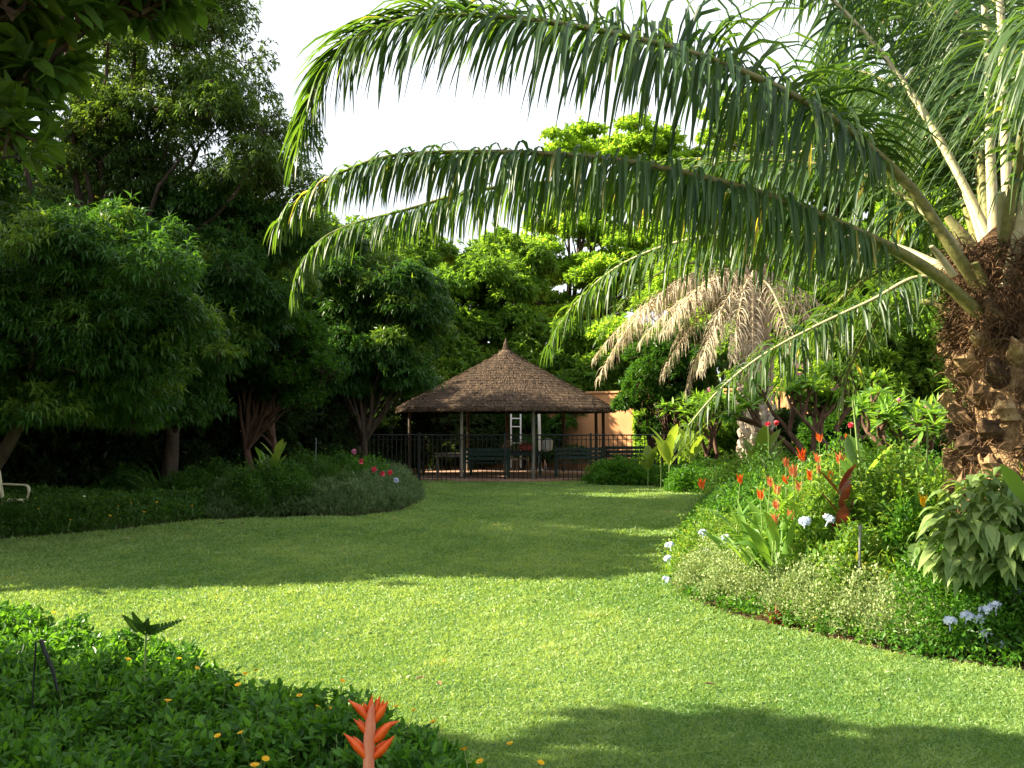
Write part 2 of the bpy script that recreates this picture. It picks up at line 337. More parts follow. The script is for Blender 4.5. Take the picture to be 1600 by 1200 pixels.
# ================================================================ WALLS
def wall(name, p, q, h, label, m, cap=True, cat='wall'):
    p = np.array(p, float); q = np.array(q, float); L = np.linalg.norm(q-p); an = math.atan2(q[1]-p[1], q[0]-p[0])
    t = thing(name, (*((p+q)/2), 0), label, cat); 
    a = Acc(); box(a, (0, 0, h/2), (L, .22, h), 0, an, bev=.01); a.build('wall_face', m, t)
    a = Acc(); box(a, (0, 0, h+.045), (L+.04, .34, .08), 0, an, bev=.015); a.build('coping', m, t)
    return t
wall('boundary_wall', (-22, 33.5), (1.2, 39.5), 2.4, 'ochre plastered garden wall behind the gazebo on the left, mostly in shade', M['wall'])
wall('boundary_wall', (1.35, 39.4), (9.6, 33.2), 2.75, 'sunlit orange garden wall to the right of the gazebo, partly under creeper', M['wall'])
wall('boundary_wall', (9.75, 33), (16, 16), 1.8, 'orange plastered garden wall behind the frangipani trees at the right', M['wall'])
wall('boundary_wall', (-16, 16.5), (-10.3, 22.5), 1.3, 'low red-brown wall in deep shade behind the cream chair', M['wall_red'])

# ================================================================ GAZEBO
def gazebo():
    t = thing('gazebo', GC, 'round thatched gazebo with conical roof on slim posts behind the fence', 'gazebo')
    zs = 2.08
    prof = [(3.42, -.05), (3.38, .03), (2.95, .27), (2.15, .67), (1.12, 1.24), (.62, 1.52), (.30, 1.72), (.12, 1.9)]
    n = 64; A = np.linspace(0, 2*math.pi, n, endpoint=False); V = []
    for r, z in prof+[(3.22, -.08)]:
        for k, an in enumerate(A):
            rr = r*(1+.006*math.sin(k*5.3)+.006*math.sin(k*2.1)); V.append([rr*math.cos(an), rr*math.sin(an), zs+z])
    m = len(prof); f = [[i*n+k, i*n+(k+1) % n, (i+1)*n+(k+1) % n, (i+1)*n+k] for i in range(m-1) for k in range(n)]
    f += [[k, (k+1) % n, m*n+(k+1) % n, m*n+k] for k in range(n)]
    f += [[m*n+k, m*n+(k+1) % n, 3*n+(k+1) % n, 3*n+k][::-1] for k in range(n)][:0]
    a = Acc(); a.add(V, f)
    # straw laid in courses
    pr = np.array(prof[1:]); seg = np.r_[0, np.cumsum(np.linalg.norm(np.diff(pr, axis=0), axis=1))]
    N = 42000; s_ = 1-np.sqrt(rnd(N)); s_ = s_*seg[-1]; course = .17
    s_ = np.floor(s_/course)*course+rnd(N)**2*course*.55
    r0 = np.interp(s_, seg, pr[:, 0]); z0 = np.interp(s_, seg, pr[:, 1]); an = rnd(N, 0, 6.2832)
    r1 = np.interp(s_+.1, seg, pr[:, 0]); z1 = np.interp(s_+.1, seg, pr[:, 1]); sl = nrm(np.column_stack([r0-r1, z0-z1]))
    rad_ = np.column_stack([np.cos(an), np.sin(an), np.zeros(N)]); outn = rad_*(-sl[:, 1])[:, None]+UP*sl[:, 0][:, None]
    base = rad_*r1[:, None]+UP*(zs+z1)[:, None]+outn*(.01+.06*(1-(s_/course) % 1)*rnd(N))[:, None]
    d = rad_*sl[:, 0][:, None]+UP*sl[:, 1][:, None]+rdir(N)*.12+outn*.05
    leaves(a, base, d, outn+rdir(N)*.3, (.09+.10*rnd(N)), .012+.014*rnd(N), .05, None, 0, 0)
    # ragged eave fringe
    N = 3500; an = rnd(N, 0, 6.2832); rad_ = np.column_stack([np.cos(an), np.sin(an), np.zeros(N)])
    leaves(a, rad_*(3.34+.06*rnd(N))[:, None]+UP*(zs+.03), rad_*.55-UP*.75+rdir(N)*.2, rdir(N), .07+.09*rnd(N), .02, .1, None, 0, 0)
    roof = a.build('roof', M['thatch'], t)
    a = Acc(); tube(a, [[0, 0, zs+1.78], [0, 0, zs+1.92], [0, 0, zs+2.05], [.01, 0, zs+2.28]], [.15, .09, .06, .012], 10)
    N = 260; an = rnd(N, 0, 6.28); h = rnd(N, 1.8, 2.2); q = np.column_stack([np.cos(an), np.sin(an), np.zeros(N)])
    leaves(a, q*(.14*(2.28-h)/.5)[:, None]+UP*(zs+h)[:, None], q*.3-UP+rdir(N)*.2, q, .12, .02, 0, None)
    a.build('finial', M['thatch'], roof)
    a = Acc(); tube(a, [[3.12*math.cos(x), 3.12*math.sin(x), zs+.06] for x in np.linspace(0, 6.2832, 49)], .045, 6, cap=False)
    for k in range(16):
        x = k*math.pi/8+.1; tube(a, [[3.3*math.cos(x), 3.3*math.sin(x), zs+.0], [.1*math.cos(x), .1*math.sin(x), zs+1.62]], .035, 6)
    a.build('roof_frame', M['bark'], t)
    for px, back, m in ((721, 0, 'white'), (833, 0, 'postg'), (945, 0, 'bark'), (931, 1, 'bark'), (731, 1, 'bark'), (792, 1, 'bark'), (640, 0, 'bark'), (662, 1, 'bark'), (880, 1, 'bark')):
        y = 33.0
        for _ in range(6):
            x = (px-800)/F*y-GC[0]; x = max(-3.04, min(3.04, x)); y = 33+(1 if back else -1)*math.sqrt(max(0, 3.05**2-x*x))
        a = Acc(); X, Y = x, y-33; tube(a, [[X, Y, .05], [X+.01, Y, 1.1], [X, Y, zs+.14]], [.055, .05, .05] if m != 'white' else .045, 8)
        o = a.build('post', M['postg'] if m == 'white' else M[m], t)
        if m == 'white':  # sunlight on this post is put into a paler bark colour
            o['label'] = 'gazebo post coloured paler for the sun on it'; o.data.materials[0] = M['bark_grey']
gazebo()

# ---------------------------------------------------------------- things under and behind the gazebo
def ladder():
    p = at(806, 640, 37.3); t = thing('ladder', (p[0], 37.3, .0), 'white ladder leaning upright behind the gazebo', 'ladder')
    for s in (-.17, .17):
        a = Acc(); box(a, (s, -.12, 1.35), (.055, .05, 2.5), 0, 0, -.09, bev=.008); a.build('rail', M['white'], t)
    for k in range(8):
        a = Acc(); z = .4+k*.29; tube(a, [[-.16, -.12-(z-1.35)*-.09, z], [.16, -.12-(z-1.35)*-.09, z]], .02, 8); a.build('rung', M['white'], t)
ladder()
p = at(844, 640, 37)
a = Acc(); tube(a, [[0, 0, 0], [-.02, 0, 1.2], [-.05, 0, 2.6]], .05, 10); tube(a, [[0, 0, 0], [0, 0, .06]], .11, 12)
tag(a.build('pole', M['white'], loc=None), 'white upright pole behind the gazebo, right of the ladder', 'pole').location = (p[0], 37, .0)
def hoop_chair(px, Y, rz, label):
    p = at(px, 665, Y); t = thing('cane_chair', (p[0], Y, .07), label, 'chair', 'hoop-backed cane chairs under the gazebo'); t.rotation_euler.z = rz
    a = Acc(); tube(a, [[0, 0, .43], [0, 0, .46], [0, 0, .48]], [.2, .22, .2], 18); a.build('seat', M['cane'], t)
    a = Acc(); P = [[.2*math.cos(x), .17+.0*x, .78+.24*math.sin(x)] for x in np.linspace(-.9, math.pi+.9, 22)]
    P = [[.14, .15, .44]]+P+[[-.14, .15, .44]]; tube(a, P, .017, 8)
    for k in (-.08, 0, .08): tube(a, [[k, .16, .47], [k, .17, .99]], .007, 5)
    a.build('backrest', M['cane'], t)
    for x, y in ((-.15, -.15), (.15, -.15), (-.15, .15), (.15, .15)):
        a = Acc(); tube(a, [[x, y, .44], [x*1.2, y*1.2, 0]], [.016, .013], 8); a.build('leg', M['cane'], t)
hoop_chair(797, 34.6, .3, 'left hoop-backed cane chair under the gazebo')
hoop_chair(817, 34.1, -.2, 'right hoop-backed cane chair under the gazebo, beside the red cushion')
def table(name, px, Y, w, d, h, label, m='green_p', rz=0.):
    p = at(px, 665, Y); t = thing(name, (p[0], Y, .07), label, 'table'); t.rotation_euler.z = rz
    a = Acc()
    for k in range(6): box(a, (0, -d/2+d*(k+.5)/6, h-.02), (w, d/6-.012, .035), 0, bev=.006)
    a.build('table_top', M[m], t)
    a = Acc()
    for s in (-1, 1): box(a, (0, s*(d/2-.08), h-.085), (w-.2, .03, .09), 0, bev=.004)
    for s in (-1, 1): box(a, (s*(w/2-.1), 0, h-.085), (.03, d-.13, .09), 0, bev=.004)
    a.build('apron', M[m], t)
    for x in (-1, 1):
        for y in (-1, 1):
            a = Acc(); box(a, (x*(w/2-.08), y*(d/2-.06), (h-.04)/2), (.055, .055, h-.04), 0, bev=.006); a.build('leg', M[m], t)
    return t
table('garden_table', 790, 32.6, 2.3, .9, .74, 'long dark green slatted table in the middle of the gazebo')
table('side_table', 703, 32.2, .9, .6, .70, 'small pale table at the left side of the gazebo', 'postg')
def bench(px, Y, w, label, rz=0.):
    p = at(px, 665, Y); t = thing('garden_bench', (p[0], Y, .07), label, 'bench', 'dark green benches under the gazebo'); t.rotation_euler.z = rz
    a = Acc()
    for k in range(4): box(a, (0, -.2+k*.12, .43), (w, .10, .03), 0, bev=.006)
    a.build('seat', M['green_p'], t)
    a = Acc()
    for k in range(3): box(a, (0, .245+k*.02, .56+k*.13), (w, .025, .095), 0, 0, -.12, bev=.006)
    a.build('backrest', M['green_p'], t)
    for x in (-1, 1):
        a = Acc(); box(a, (x*(w/2-.06), -.2, .21), (.06, .06, .42), 0, bev=.006); a.build('leg', M['green_p'], t)
        a = Acc(); box(a, (x*(w/2-.06), .215, .44), (.06, .06, .88), 0, 0, 0, bev=.006); a.build('leg', M['green_p'], t)
        a = Acc(); box(a, (x*(w/2-.06), 0, .64), (.06, .46, .035), 0, bev=.006); a.build('armrest', M['green_p'], t)
bench(905, 31.6, 1.5, 'dark green slatted bench at the right front of the gazebo')
bench(985, 33.6, 1.6, 'dark green slatted bench just outside the right post of the gazebo', .1)
bench(760, 31.2, 1.4, 'dark green slatted bench in front of the long table', math.pi)
a = Acc(); box(a, (0, 0, .12), (.42, .34, .2), 0, .2, .2, bev=.07)
tag(a.build('cushion', M['red_cloth']), 'red cushion lying on the long table beside the cane chair', 'cushion').location = (at(822, 665, 32.7)[0], 32.7, .80)
a = Acc(); box(a, (0, 0, .2), (.34, .22, .42), 0, .3, .3, bev=.08)
tag(a.build('sack', M['white']), 'crumpled white sack at the foot of the white pole', 'sack').location = (at(855, 665, 32.9)[0], 32.75, .80)

# ---------------------------------------------------------------- fence
def fence():
    t = thing('metal_fence', (0, 30.05, 0), 'black metal railing fence with slim upright bars across the back of the lawn', 'fence')
    H = 1.33; sp = 2.45; x0 = at(655, 665, 30)[0]-2.45*4
    for k in range(9):
        A = x0+k*sp; y0 = 0.0 if k < 8 else 0.0
        a = Acc(); tube(a, [[A+.03, 0, H], [A+sp-.03, 0, H]], .023, 6); tube(a, [[A+.03, 0, .13], [A+sp-.03, 0, .13]], .016, 6); tube(a, [[A+.03, 0, H-.13], [A+sp-.03, 0, H-.13]], .010, 6)
        nb = 19
        for j in range(1, nb): x = A+sp*j/nb; tube(a, [[x, 0, .04], [x, 0, H]], .012, 5, cap=False)
        a.build('railing_panel', M['black'], t)
    for k in range(10):
        a = Acc(); A = x0+k*sp; box(a, (A, 0, (H+.06)/2), (.06 if k != 4 else .085, .06, H+.06), 0, bev=.006); a.build('post', M['black'], t)
fence()

# ================================================================ TREES
def tree(name, label, base, ell, nclump, cr, nros, k, leaf, m, bark='bark', fork=.45, trunk_r=.16, group=None, seed=1, droop=.5, up=.25, outw=.6, shell=.55, flat=1., cat='tree', m2=None, stems=1, extra=None, kite=True, rosr=.06, twigs=True, nbr=18, thick=1.):
    """ell: list of (centre, radii); crown leaves in rosettes spread over many small clumps"""
    global R
    keep = R; R = np.random.default_rng(seed)
    base = np.array(base, float); t = thing(name, base, label, cat, group)
    cl = []
    per = np.array([np.prod(e[1])**(2/3) for e in ell]); per = np.maximum(1, (per/per.sum()*nclump).astype(int))
    for (c, rr), q in zip(ell, per):
        dd = rdir(q); s = rnd(q, .30, 1)**.5
        P = np.array(c)+dd*np.array(rr)*s[:, None]*.88; r = rnd(q, cr[0], cr[1])
        cl.append(np.column_stack([P, r]))
    cl = np.vstack(cl); wgt = cl[:, 3]**2; wgt /= wgt.sum()
    ci = R.choice(len(cl), nros, p=wgt); dd = rdir(nros); dd[:, 2] = np.abs(dd[:, 2])*.9-.25*rnd(nros); dd = nrm(dd)
    rad_ = cl[ci, 3]*(shell+(1.05-shell)*rnd(nros)**.6)*np.where(rnd(nros) < .14, rnd(nros, 1, 1.45), 1)
    P = cl[ci, :3]+dd*rad_[:, None]*np.array([1, 1, flat])
    kk = k; N = nros*kk
    out = np.repeat(dd, kk, 0); ctr = np.repeat(P, kk, 0)+rdir(N)*rosr*rnd(N)[:, None]
    d = nrm(out*outw+rdir(N)*.8+UP*up); 
    L = rnd(N, leaf[0]*.7, leaf[0]*1.2); W = L*leaf[1]
    rn = np.clip(np.repeat(rnd(len(cl))[ci]*.5, kk)+rnd(N)*.5, 0, 1)*.93+(rnd(N) > .992)*.07
    a = Acc(); mi = 0
    pr = None if kite else (.25, .95, .85, .05)
    if m2 is None: leaves(a, ctr, d, UP+rdir(N)*.7, L, W, droop, pr, 0 if kite else .3, 0, rn)
    else:
        sel = np.repeat((rnd(len(cl)) < .3)[ci] & (dd[:, 2] > .1), kk)  # lighter leaves on clump tops: young growth and painted sun highlights
        leaves(a, ctr[sel], d[sel], (UP+rdir(N)*.7)[sel], L[sel], W[sel], droop, pr, 0 if kite else .3, 1, rn[sel]); sel = ~sel
        leaves(a, ctr[sel], d[sel], (UP+rdir(N)*.7)[sel], L[sel], W[sel], droop, pr, 0 if kite else .3, 0, rn[sel])
    a.build('crown', [M[m]]+([M[m2]] if m2 else []), t, loc=base)
    # trunk, limbs and twigs
    b = Acc(); cz = np.mean(cl[:, :3], 0)
    for s in range(stems):
        off = np.array([math.cos(s*2.4+seed), math.sin(s*2.4+seed), 0])*(.12 if stems > 1 else 0)*thick
        top = base+(cz-base)*fork+off*(4 if stems > 1 else 0); top[2] = base[2]+(cz[2]-base[2])*fork
        mid = (base+top)/2+off+np.array([R.normal()*.08, R.normal()*.08, 0])
        path = spline([base+off, mid, top], 9); path[0][2] -= .05; rr = trunk_r*np.linspace(1.25, .68, 9)/(stems**.5); rr[0] *= 1.25
        tube(b, path, rr, 10)
        sub = cl[np.argsort(rnd(len(cl)))[:nbr]]
        for c in sub:
            e = c[:3]; st = path[-1]+(path[-3]-path[-1])*R.random(); md = st*.45+e*.55; md[2] += .12*np.linalg.norm(e-st)*R.uniform(-.4, 1); q = spline([st, md, e], 7)
            q[1:-1] += R.normal(size=(5, 3))*.03*np.linalg.norm(e-st)*.5
            tube(b, q, np.linspace(trunk_r*.5, trunk_r*.07, 7)/(stems**.5), 6)
    if twigs:
        n = min(nros, 1600); i = R.choice(nros, n, replace=False); st = cl[ci[i], :3]+rdir(n)*.1; v = P[i]-st
        leaves(b, st, v, rdir(n), np.linalg.norm(v, axis=1), .022, 0, (1, .7, .4))
    b.build('trunk', M[bark], t, loc=base)
    R = keep
    return t
def E(px, py, Y, rx, ry, rz): return (at(px, py, Y), (rx, ry, rz))
def gnd(px, Y): p = at(px, 700, Y); return (p[0], Y, 0)
# tall airy tree at left
tree('tall_tree', 'tall fine-leaved tree at the left with sky showing through its crown', gnd(120, 21), [E(265, 120, 21, 2.0, 2.0, 1.9), E(365, 250, 20.5, 1.4, 1.6, 1.5), E(350, 150, 20.8, .8, 1.2, .9), E(90, 300, 21, 2.2, 2, 1.8), E(200, 10, 21, 2.0, 2, 1.2), E(400, 330, 21, 1.0, 1.4, .9), E(240, 330, 21.5, 1.9, 1.6, 1.3), E(30, 150, 22, 1.8, 1.6, 1.8), E(310, 60, 21, .9, 1.2, 1.0), E(420, 260, 20.5, .6, .9, .8), E(170, 200, 20.6, 1.5, 1.4, 1.4), E(270, 240, 20.4, 1.3, 1.3, 1.2)], 140, (.40, .70), 11500, 8, (.17, .24), 'fine', 'bark', .42, .2, seed=11, droop=.7, shell=.35, m2='mango_new_sunlit', nbr=22)
tree('mango_tree', 'dark mango tree with drooping leaves at the far left edge', gnd(-90, 15.5), [E(60, 440, 14.5, 1.7, 1.5, 1.2), E(190, 450, 14.3, 1.2, 1.2, 1.2), E(20, 560, 14.2, 1.7, 1.2, .9), E(150, 560, 14.5, 1.2, 1.1, .8), E(230, 540, 15, .9, 1, .9), E(20, 640, 14.6, 1.6, 1, .5), E(130, 640, 15.5, 1.2, 1, .4)], 100, (.32, .55), 11500, 10, (.16, .2), 'mango', 'bark', .75, .10, seed=12, nbr=8, droop=.6, shell=.3, m2='mango_new_sunlit')
tree('mango_tree', 'large dark mango tree behind the sword-leaved plant on the left', gnd(255, 20.5), [E(300, 460, 20, 1.9, 1.6, 1.4), E(200, 560, 19, 1.6, 1.4, 1.1), E(370, 380, 21, 1.4, 1.6, 1.3), E(310, 570, 19.5, 1.1, 1.3, 1.1), E(450, 400, 21.5, .9, 1.3, 1.2), E(330, 330, 21, 1.6, 1.4, 1.0), E(120, 370, 20.5, 1.6, 1.4, 1.0), E(270, 618, 19.3, 1.2, .9, .42), E(235, 645, 19.0, 1.1, .8, .38), E(120, 650, 19, 1.2, .8, .4), E(380, 470, 20.5, 1.2, 1.2, 1.0)], 130, (.34, .62), 13500, 9, (.175, .21), 'mango', 'bark', .4, .16, m2='mango_new_sunlit', seed=13, droop=.6, shell=.3)
tree('orange_tree', 'round small-leaved citrus tree with reddish forked trunk left of the rose bush', gnd(412, 23), [E(440, 560, 22.5, 1.2, 1.3, 1.1), E(380, 520, 23, 1.1, 1.2, .9), E(478, 595, 22, .75, .9, .6), E(370, 600, 22.5, .9, 1, .5)], 72, (.28, .48), 9000, 9, (.095, .45), 'citrus', 'bark_red', .45, .13, seed=14, droop=.3, shell=.5, stems=2)
tree('mango_tree', 'dense mango tree hanging over the left side of the gazebo', gnd(570, 28.3), [E(600, 500, 28, 1.75, 1.7, 1.75), E(560, 560, 27.5, 1.5, 1.4, 1.2), E(645, 570, 27.5, .85, 1.1, .85), E(530, 450, 28, 1.4, 1.4, 1.3), E(500, 590, 28, 1.0, 1.2, .8), E(590, 610, 27.6, 1.4, 1, .45)], 104, (.36, .6), 12500, 9, (.22, .2), 'mango', 'bark', .34, .15, seed=15, droop=.6, shell=.3, m2='mango_new_sunlit', stems=2)
# dark undergrowth behind the left bed
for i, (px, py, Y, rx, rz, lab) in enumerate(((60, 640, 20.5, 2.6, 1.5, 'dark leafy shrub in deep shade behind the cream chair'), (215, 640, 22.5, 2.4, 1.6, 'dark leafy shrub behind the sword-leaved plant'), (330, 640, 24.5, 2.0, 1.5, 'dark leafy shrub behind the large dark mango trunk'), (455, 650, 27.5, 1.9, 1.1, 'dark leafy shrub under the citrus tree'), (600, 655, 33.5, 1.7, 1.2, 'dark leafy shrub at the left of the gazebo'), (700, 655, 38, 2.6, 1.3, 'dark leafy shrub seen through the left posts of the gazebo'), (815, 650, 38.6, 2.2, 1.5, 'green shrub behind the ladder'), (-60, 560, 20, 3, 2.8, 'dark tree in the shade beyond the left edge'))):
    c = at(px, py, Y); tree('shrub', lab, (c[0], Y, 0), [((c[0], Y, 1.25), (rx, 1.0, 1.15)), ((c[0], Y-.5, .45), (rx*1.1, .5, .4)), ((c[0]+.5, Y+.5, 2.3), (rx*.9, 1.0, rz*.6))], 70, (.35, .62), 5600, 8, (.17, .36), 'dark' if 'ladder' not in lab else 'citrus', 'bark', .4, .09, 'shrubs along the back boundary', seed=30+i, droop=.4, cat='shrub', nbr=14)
# behind the gazebo
tree('shade_tree', 'bushy tree directly behind the gazebo peak', gnd(740, 44), [E(740, 480, 44, 3.0, 2.5, 1.9), E(850, 540, 43, 2.2, 2, 1.2), E(680, 540, 43, 2.2, 2, 1.6), E(620, 470, 45, 2.4, 2, 2.0), E(780, 430, 46, 2.4, 2, 1.5), E(690, 600, 42, 2.4, 1.5, 1.2), E(900, 600, 42, 2.4, 1.5, 1.2), E(640, 400, 46, 2, 2, 1.2)], 140, (.55, .95), 16000, 9, (.30, .38), 'backtree', 'bark', .4, .2, seed=41, droop=.5, shell=.35)
tree('shade_tree', 'tall dark tree showing over the mango left of the gazebo', gnd(560, 40), [E(560, 450, 40, 2.6, 2.2, 2.2), E(480, 400, 40, 2.0, 2, 1.8), E(430, 480, 38, 2.4, 2, 2.2)], 70, (.6, 1.0), 6500, 9, (.28, .34), 'backtree', 'bark', .4, .2, seed=43, droop=.5, shell=.35)
tree('feathery_tree', 'pale green feathery tree with layered branches far behind the gazebo', gnd(860, 54), [E(960, 235, 54, 4.6, 3, 1.5), E(830, 420, 54, 4.0, 3, 1.8), E(940, 340, 54, 4.6, 3, 1.7), E(1080, 290, 54, 3.8, 3, 2.0), E(880, 500, 54, 3.4, 3, 1.6), E(1000, 430, 52, 3.8, 3, 2.0), E(720, 440, 52, 3.6, 3, 1.8), E(1180, 200, 54, 3, 3, 1.6)], 270, (.55, 1.05), 30000, 9, (.22, .5), 'airy', 'bark', .55, .22, seed=42, droop=.2, shell=.2, flat=.5, up=.1, nbr=40)
BT = ((1120, 470, 46, 4.2, 2.8, 'leafy green tree behind the dead palm fronds'), (1310, 250, 44, 4.0, 4.0, 'tall green tree rising behind the large palm fronds'), (1430, 430, 40, 3.6, 3.6, 'green tree behind the frangipani trees'), (1570, 230, 42, 4.8, 5.2, 'tall green tree behind the trunk of the large palm'), (960, 560, 43, 2.4, 1.3, 'low bright tree top showing over the lit wall'), (1240, 540, 38, 2.8, 2.2, 'green tree over the wall beside the pale palm trunk'), (1080, 380, 50, 3.6, 2.6, 'green tree seen between the palm fronds'), (1380, 570, 33, 2.6, 1.8, 'leafy green tree low behind the multi-stemmed frangipani'), (1560, 520, 34, 3.2, 2.6, 'green tree low behind the large palm trunk'), (1300, 430, 41, 3.4, 2.6, 'green tree between the two palms'))
for i, (px, py, Y, rx, rz, lab) in enumerate(BT):
    c = at(px, py, Y); tree('broadleaf_tree', lab, (c[0], Y, 0), [(c, (rx, 2.4, rz)), (c+np.array([rx*.5, .5, -rz*.5]), (rx*.7, 2, rz*.6))], 74, (.55, .95), 6200, 9, (.25, .42), 'backtree' if i % 2 else 'airy', 'bark', .45, .2, 'trees beyond the right boundary', seed=50+i, droop=.4, shell=.35)
c = at(1035, 600, 31.5); tree('shrub', 'dark branching shrub under the dead palm fronds right of the gazebo', (c[0], 31.5, 0), [((c[0], 31.5, 2.7), (1.6, 1.2, 1.5)), ((c[0]+.9, 31.5, 3.6), (1.4, 1, .9))], 44, (.3, .55), 5200, 8, (.15, .34), 'citrus', 'bark_red', .3, .09, seed=61, droop=.4, cat='shrub', stems=4)
for i, (px, Y, rx, h, m_, lab) in enumerate(((1255, 27.5, 1.5, 2.1, 'dark', 'dark shrub just right of the pale palm trunk'), (1345, 24, 1.4, 1.9, 'citrus', 'green shrub between the two nearer frangipani trees'), (1140, 30.5, 1.2, 1.7, 'backtree', 'green shrub behind the fence left of the pale palm trunk'), (1510, 22, 1.4, 1.9, 'citrus', 'green shrub just left of the large palm trunk'), (1420, 26, 1.3, 1.5, 'dark', 'dark shrub low behind the multi-stemmed frangipani'))):
    p = gnd(px, Y); tree('shrub', lab, p, [((p[0], Y, h*.52), (rx, 1.1, h*.5))], 34, (.3, .5), 3300, 8, (.14, .38), m_, 'bark', .3, .07, 'shrubs before the right boundary wall', seed=130+i, droop=.4, cat='shrub', stems=3, nbr=12)
# creeper on the lit wall
def creeper():
    N = 9000; s = rnd(N); A = np.array([4.3, 37.2-.1]); B = np.array([7.3, 34.9-.1])
    h = rnd(N)**.8*2.9; k = (h < 2.0+.9*bump2(s*9, s*0, 1, 9)) & (rnd(N) < .45+.6*bump2(s*12, h*3, 1.5, 4)); s = s[k]; h = h[k]; n = len(s)
    P = np.column_stack([A[0]+(B[0]-A[0])*s, A[1]+(B[1]-A[1])*s-.25*rnd(n)*bump2(s*15, h*5, 1, 2)*2-.1, h])
    P = np.repeat(P, 5, 0); N = len(P); a = Acc(); leaves(a, P+rdir(N)*.07, np.array([-.3, -.7, 0])+rdir(N)*.9, rdir(N)+np.array([-.4, -.7, .4]), .10+.06*rnd(N), .06, .5)
    t = thing('creeper', (5.8, 36, 0), 'bright green creeper climbing the lit orange wall beside the gazebo', 'climbing plant')
    a.build('foliage', M['airy'], t, loc=(5.8, 36, 0))
    b = Acc()
    for i in range(9):
        x = i/8; q = A+(B-A)*x; tube(b, spline([[q[0], q[1]-.08, 0], [q[0]+R.normal()*.2, q[1]-.1, 1.1], [q[0]+R.normal()*.3, q[1]-.1, 2.3]], 8), np.linspace(.03, .008, 8), 5)
    b.build('stem', M['bark'], t, loc=(5.8, 36, 0))
creeper()
# near overhanging branches, upper left
tree('overhanging_tree', 'dark broad-leaved tree reaching over the upper left corner close by', (-4.6, 4.6, 0), [E(50, 60, 4.7, .42, .4, .30), E(-30, 160, 4.7, .30, .4, .34), E(90, -20, 4.8, .45, .5, .16), ((-3.6, 4.8, 3.6), (.9, .9, .9)), ((-3.1, 4.4, 4.3), (1.3, 1.2, .5))], 60, (.16, .30), 2400, 7, (.15, .42), 'over', 'bark', .62, .12, seed=70, droop=.45, shell=.3, kite=False, nbr=20)
# shade trees standing outside the left edge
for i, (x, y, r, h, lab) in enumerate(((-18.5, 20.8, 3.2, 10.5, 'shade tree standing furthest to the left of the frame'), (-9.8, 12.9, 2.5, 6.2, 'shade tree left of the frame beside the cream chair'), (-14, 13.8, 3.1, 8.4, 'broad shade tree well left of the frame'), (-13.4, 18.3, 3.4, 9.8, 'tall shade tree left of the frame'), (-14.5, 24.0, 4.2, 11.6, 'shade tree left of the frame near the low wall'), (-13.5, 29.5, 3.6, 10.0, 'shade tree at the far left behind the fence'), (-8.2, 3.5, 2.8, 6.6, 'shade tree standing behind the camera to the left'))):
    tree('shade_tree', lab, (x, y, 0), [((x, y, h-r*.7), (r, r*.95, r*.75)), ((x+.4, y, h-r*1.35), (r*1.05, r, r*.6)), ((x, y, h*.36), (r*.9, r*.85, h*.22))], 90, (.5, .95) if y > 5 else (.4, .7), 7000 if y > 5 else 5600, 9, (.27, .32), 'mango', 'bark', .4, .2, 'shade trees beyond the left edge', seed=79+i, droop=.6, shell=.3)

# frangipani
def frangipani(base, h, spread, label, seed, nfl=3, m='heli'):
    global R
    keep = R; R = np.random.default_rng(seed); t = thing('frangipani_tree', base, label, 'tree', 'frangipani trees in the right border')
    b = Acc(); tips = []
    def grow(p, d, L, r, lv):
        e = p+d*L; mid = (p+e)/2+R.normal(size=3)*.04*L; tube(b, spline([p, mid, e], 6), np.linspace(r, r*.78, 6), 8)
        if lv == 0: tips.append((e, d)); return
        for k in range(3 if R.random() < .55 else 2):
            nd = nrm(d*.75+rdir(1)[0]*spread*np.array([1, 1, .5])+UP*.22); grow(e, nd, L*R.uniform(.6, .85), r*.72, lv-1)
    for s in range(2): grow(np.array([s*.12, 0, -.02]), nrm(np.array([R.normal()*.15+(s-.5)*.5, R.normal()*.15, 1.])), h*.30, .085, 4)
    b.build('trunk', M['bark_red'], t)
    a = Acc(); T = np.array([q[0] for q in tips]); D = np.array([q[1] for q in tips]); k = 13
    ctr = np.repeat(T, k, 0); N = len(ctr); d = nrm(np.repeat(D, k, 0)*.35+rdir(N)*np.array([1, 1, .5])); 
    leaves(a, ctr, d, UP+rdir(N)*.3, rnd(N, .2, .32), .075, .35, (.2, .8, 1, .7, .05), .25); a.build('crown', M[m], t)
    for i in R.choice(len(T), min(nfl, len(T)), replace=False):
        f = Acc(); n = 12; leaves(f, np.repeat(T[i][None]+D[i]*.1, n, 0)+rdir(n)*.05, rdir(n)+UP*.5, rdir(n), .07, .045, .2, (.3, 1, .9, .2)); f.build('flower', M['pink'], t)
    R = keep
frangipani(gnd(1282, 19.5), 3.0, .75, 'frangipani tree with pale forked trunk nearer the pale palm', 91, 4)
frangipani(gnd(1440, 17), 2.7, .8, 'multi-stemmed frangipani tree beside the trunk of the large palm', 92, 3)
frangipani(gnd(1236, 29), 4.0, .7, 'frangipani tree with pink flowers beside the dead palm fronds', 93, 6, 'airy')
frangipani(gnd(1110, 29), 2.8, .7, 'slender frangipani tree in front of the lit wall', 94, 3)

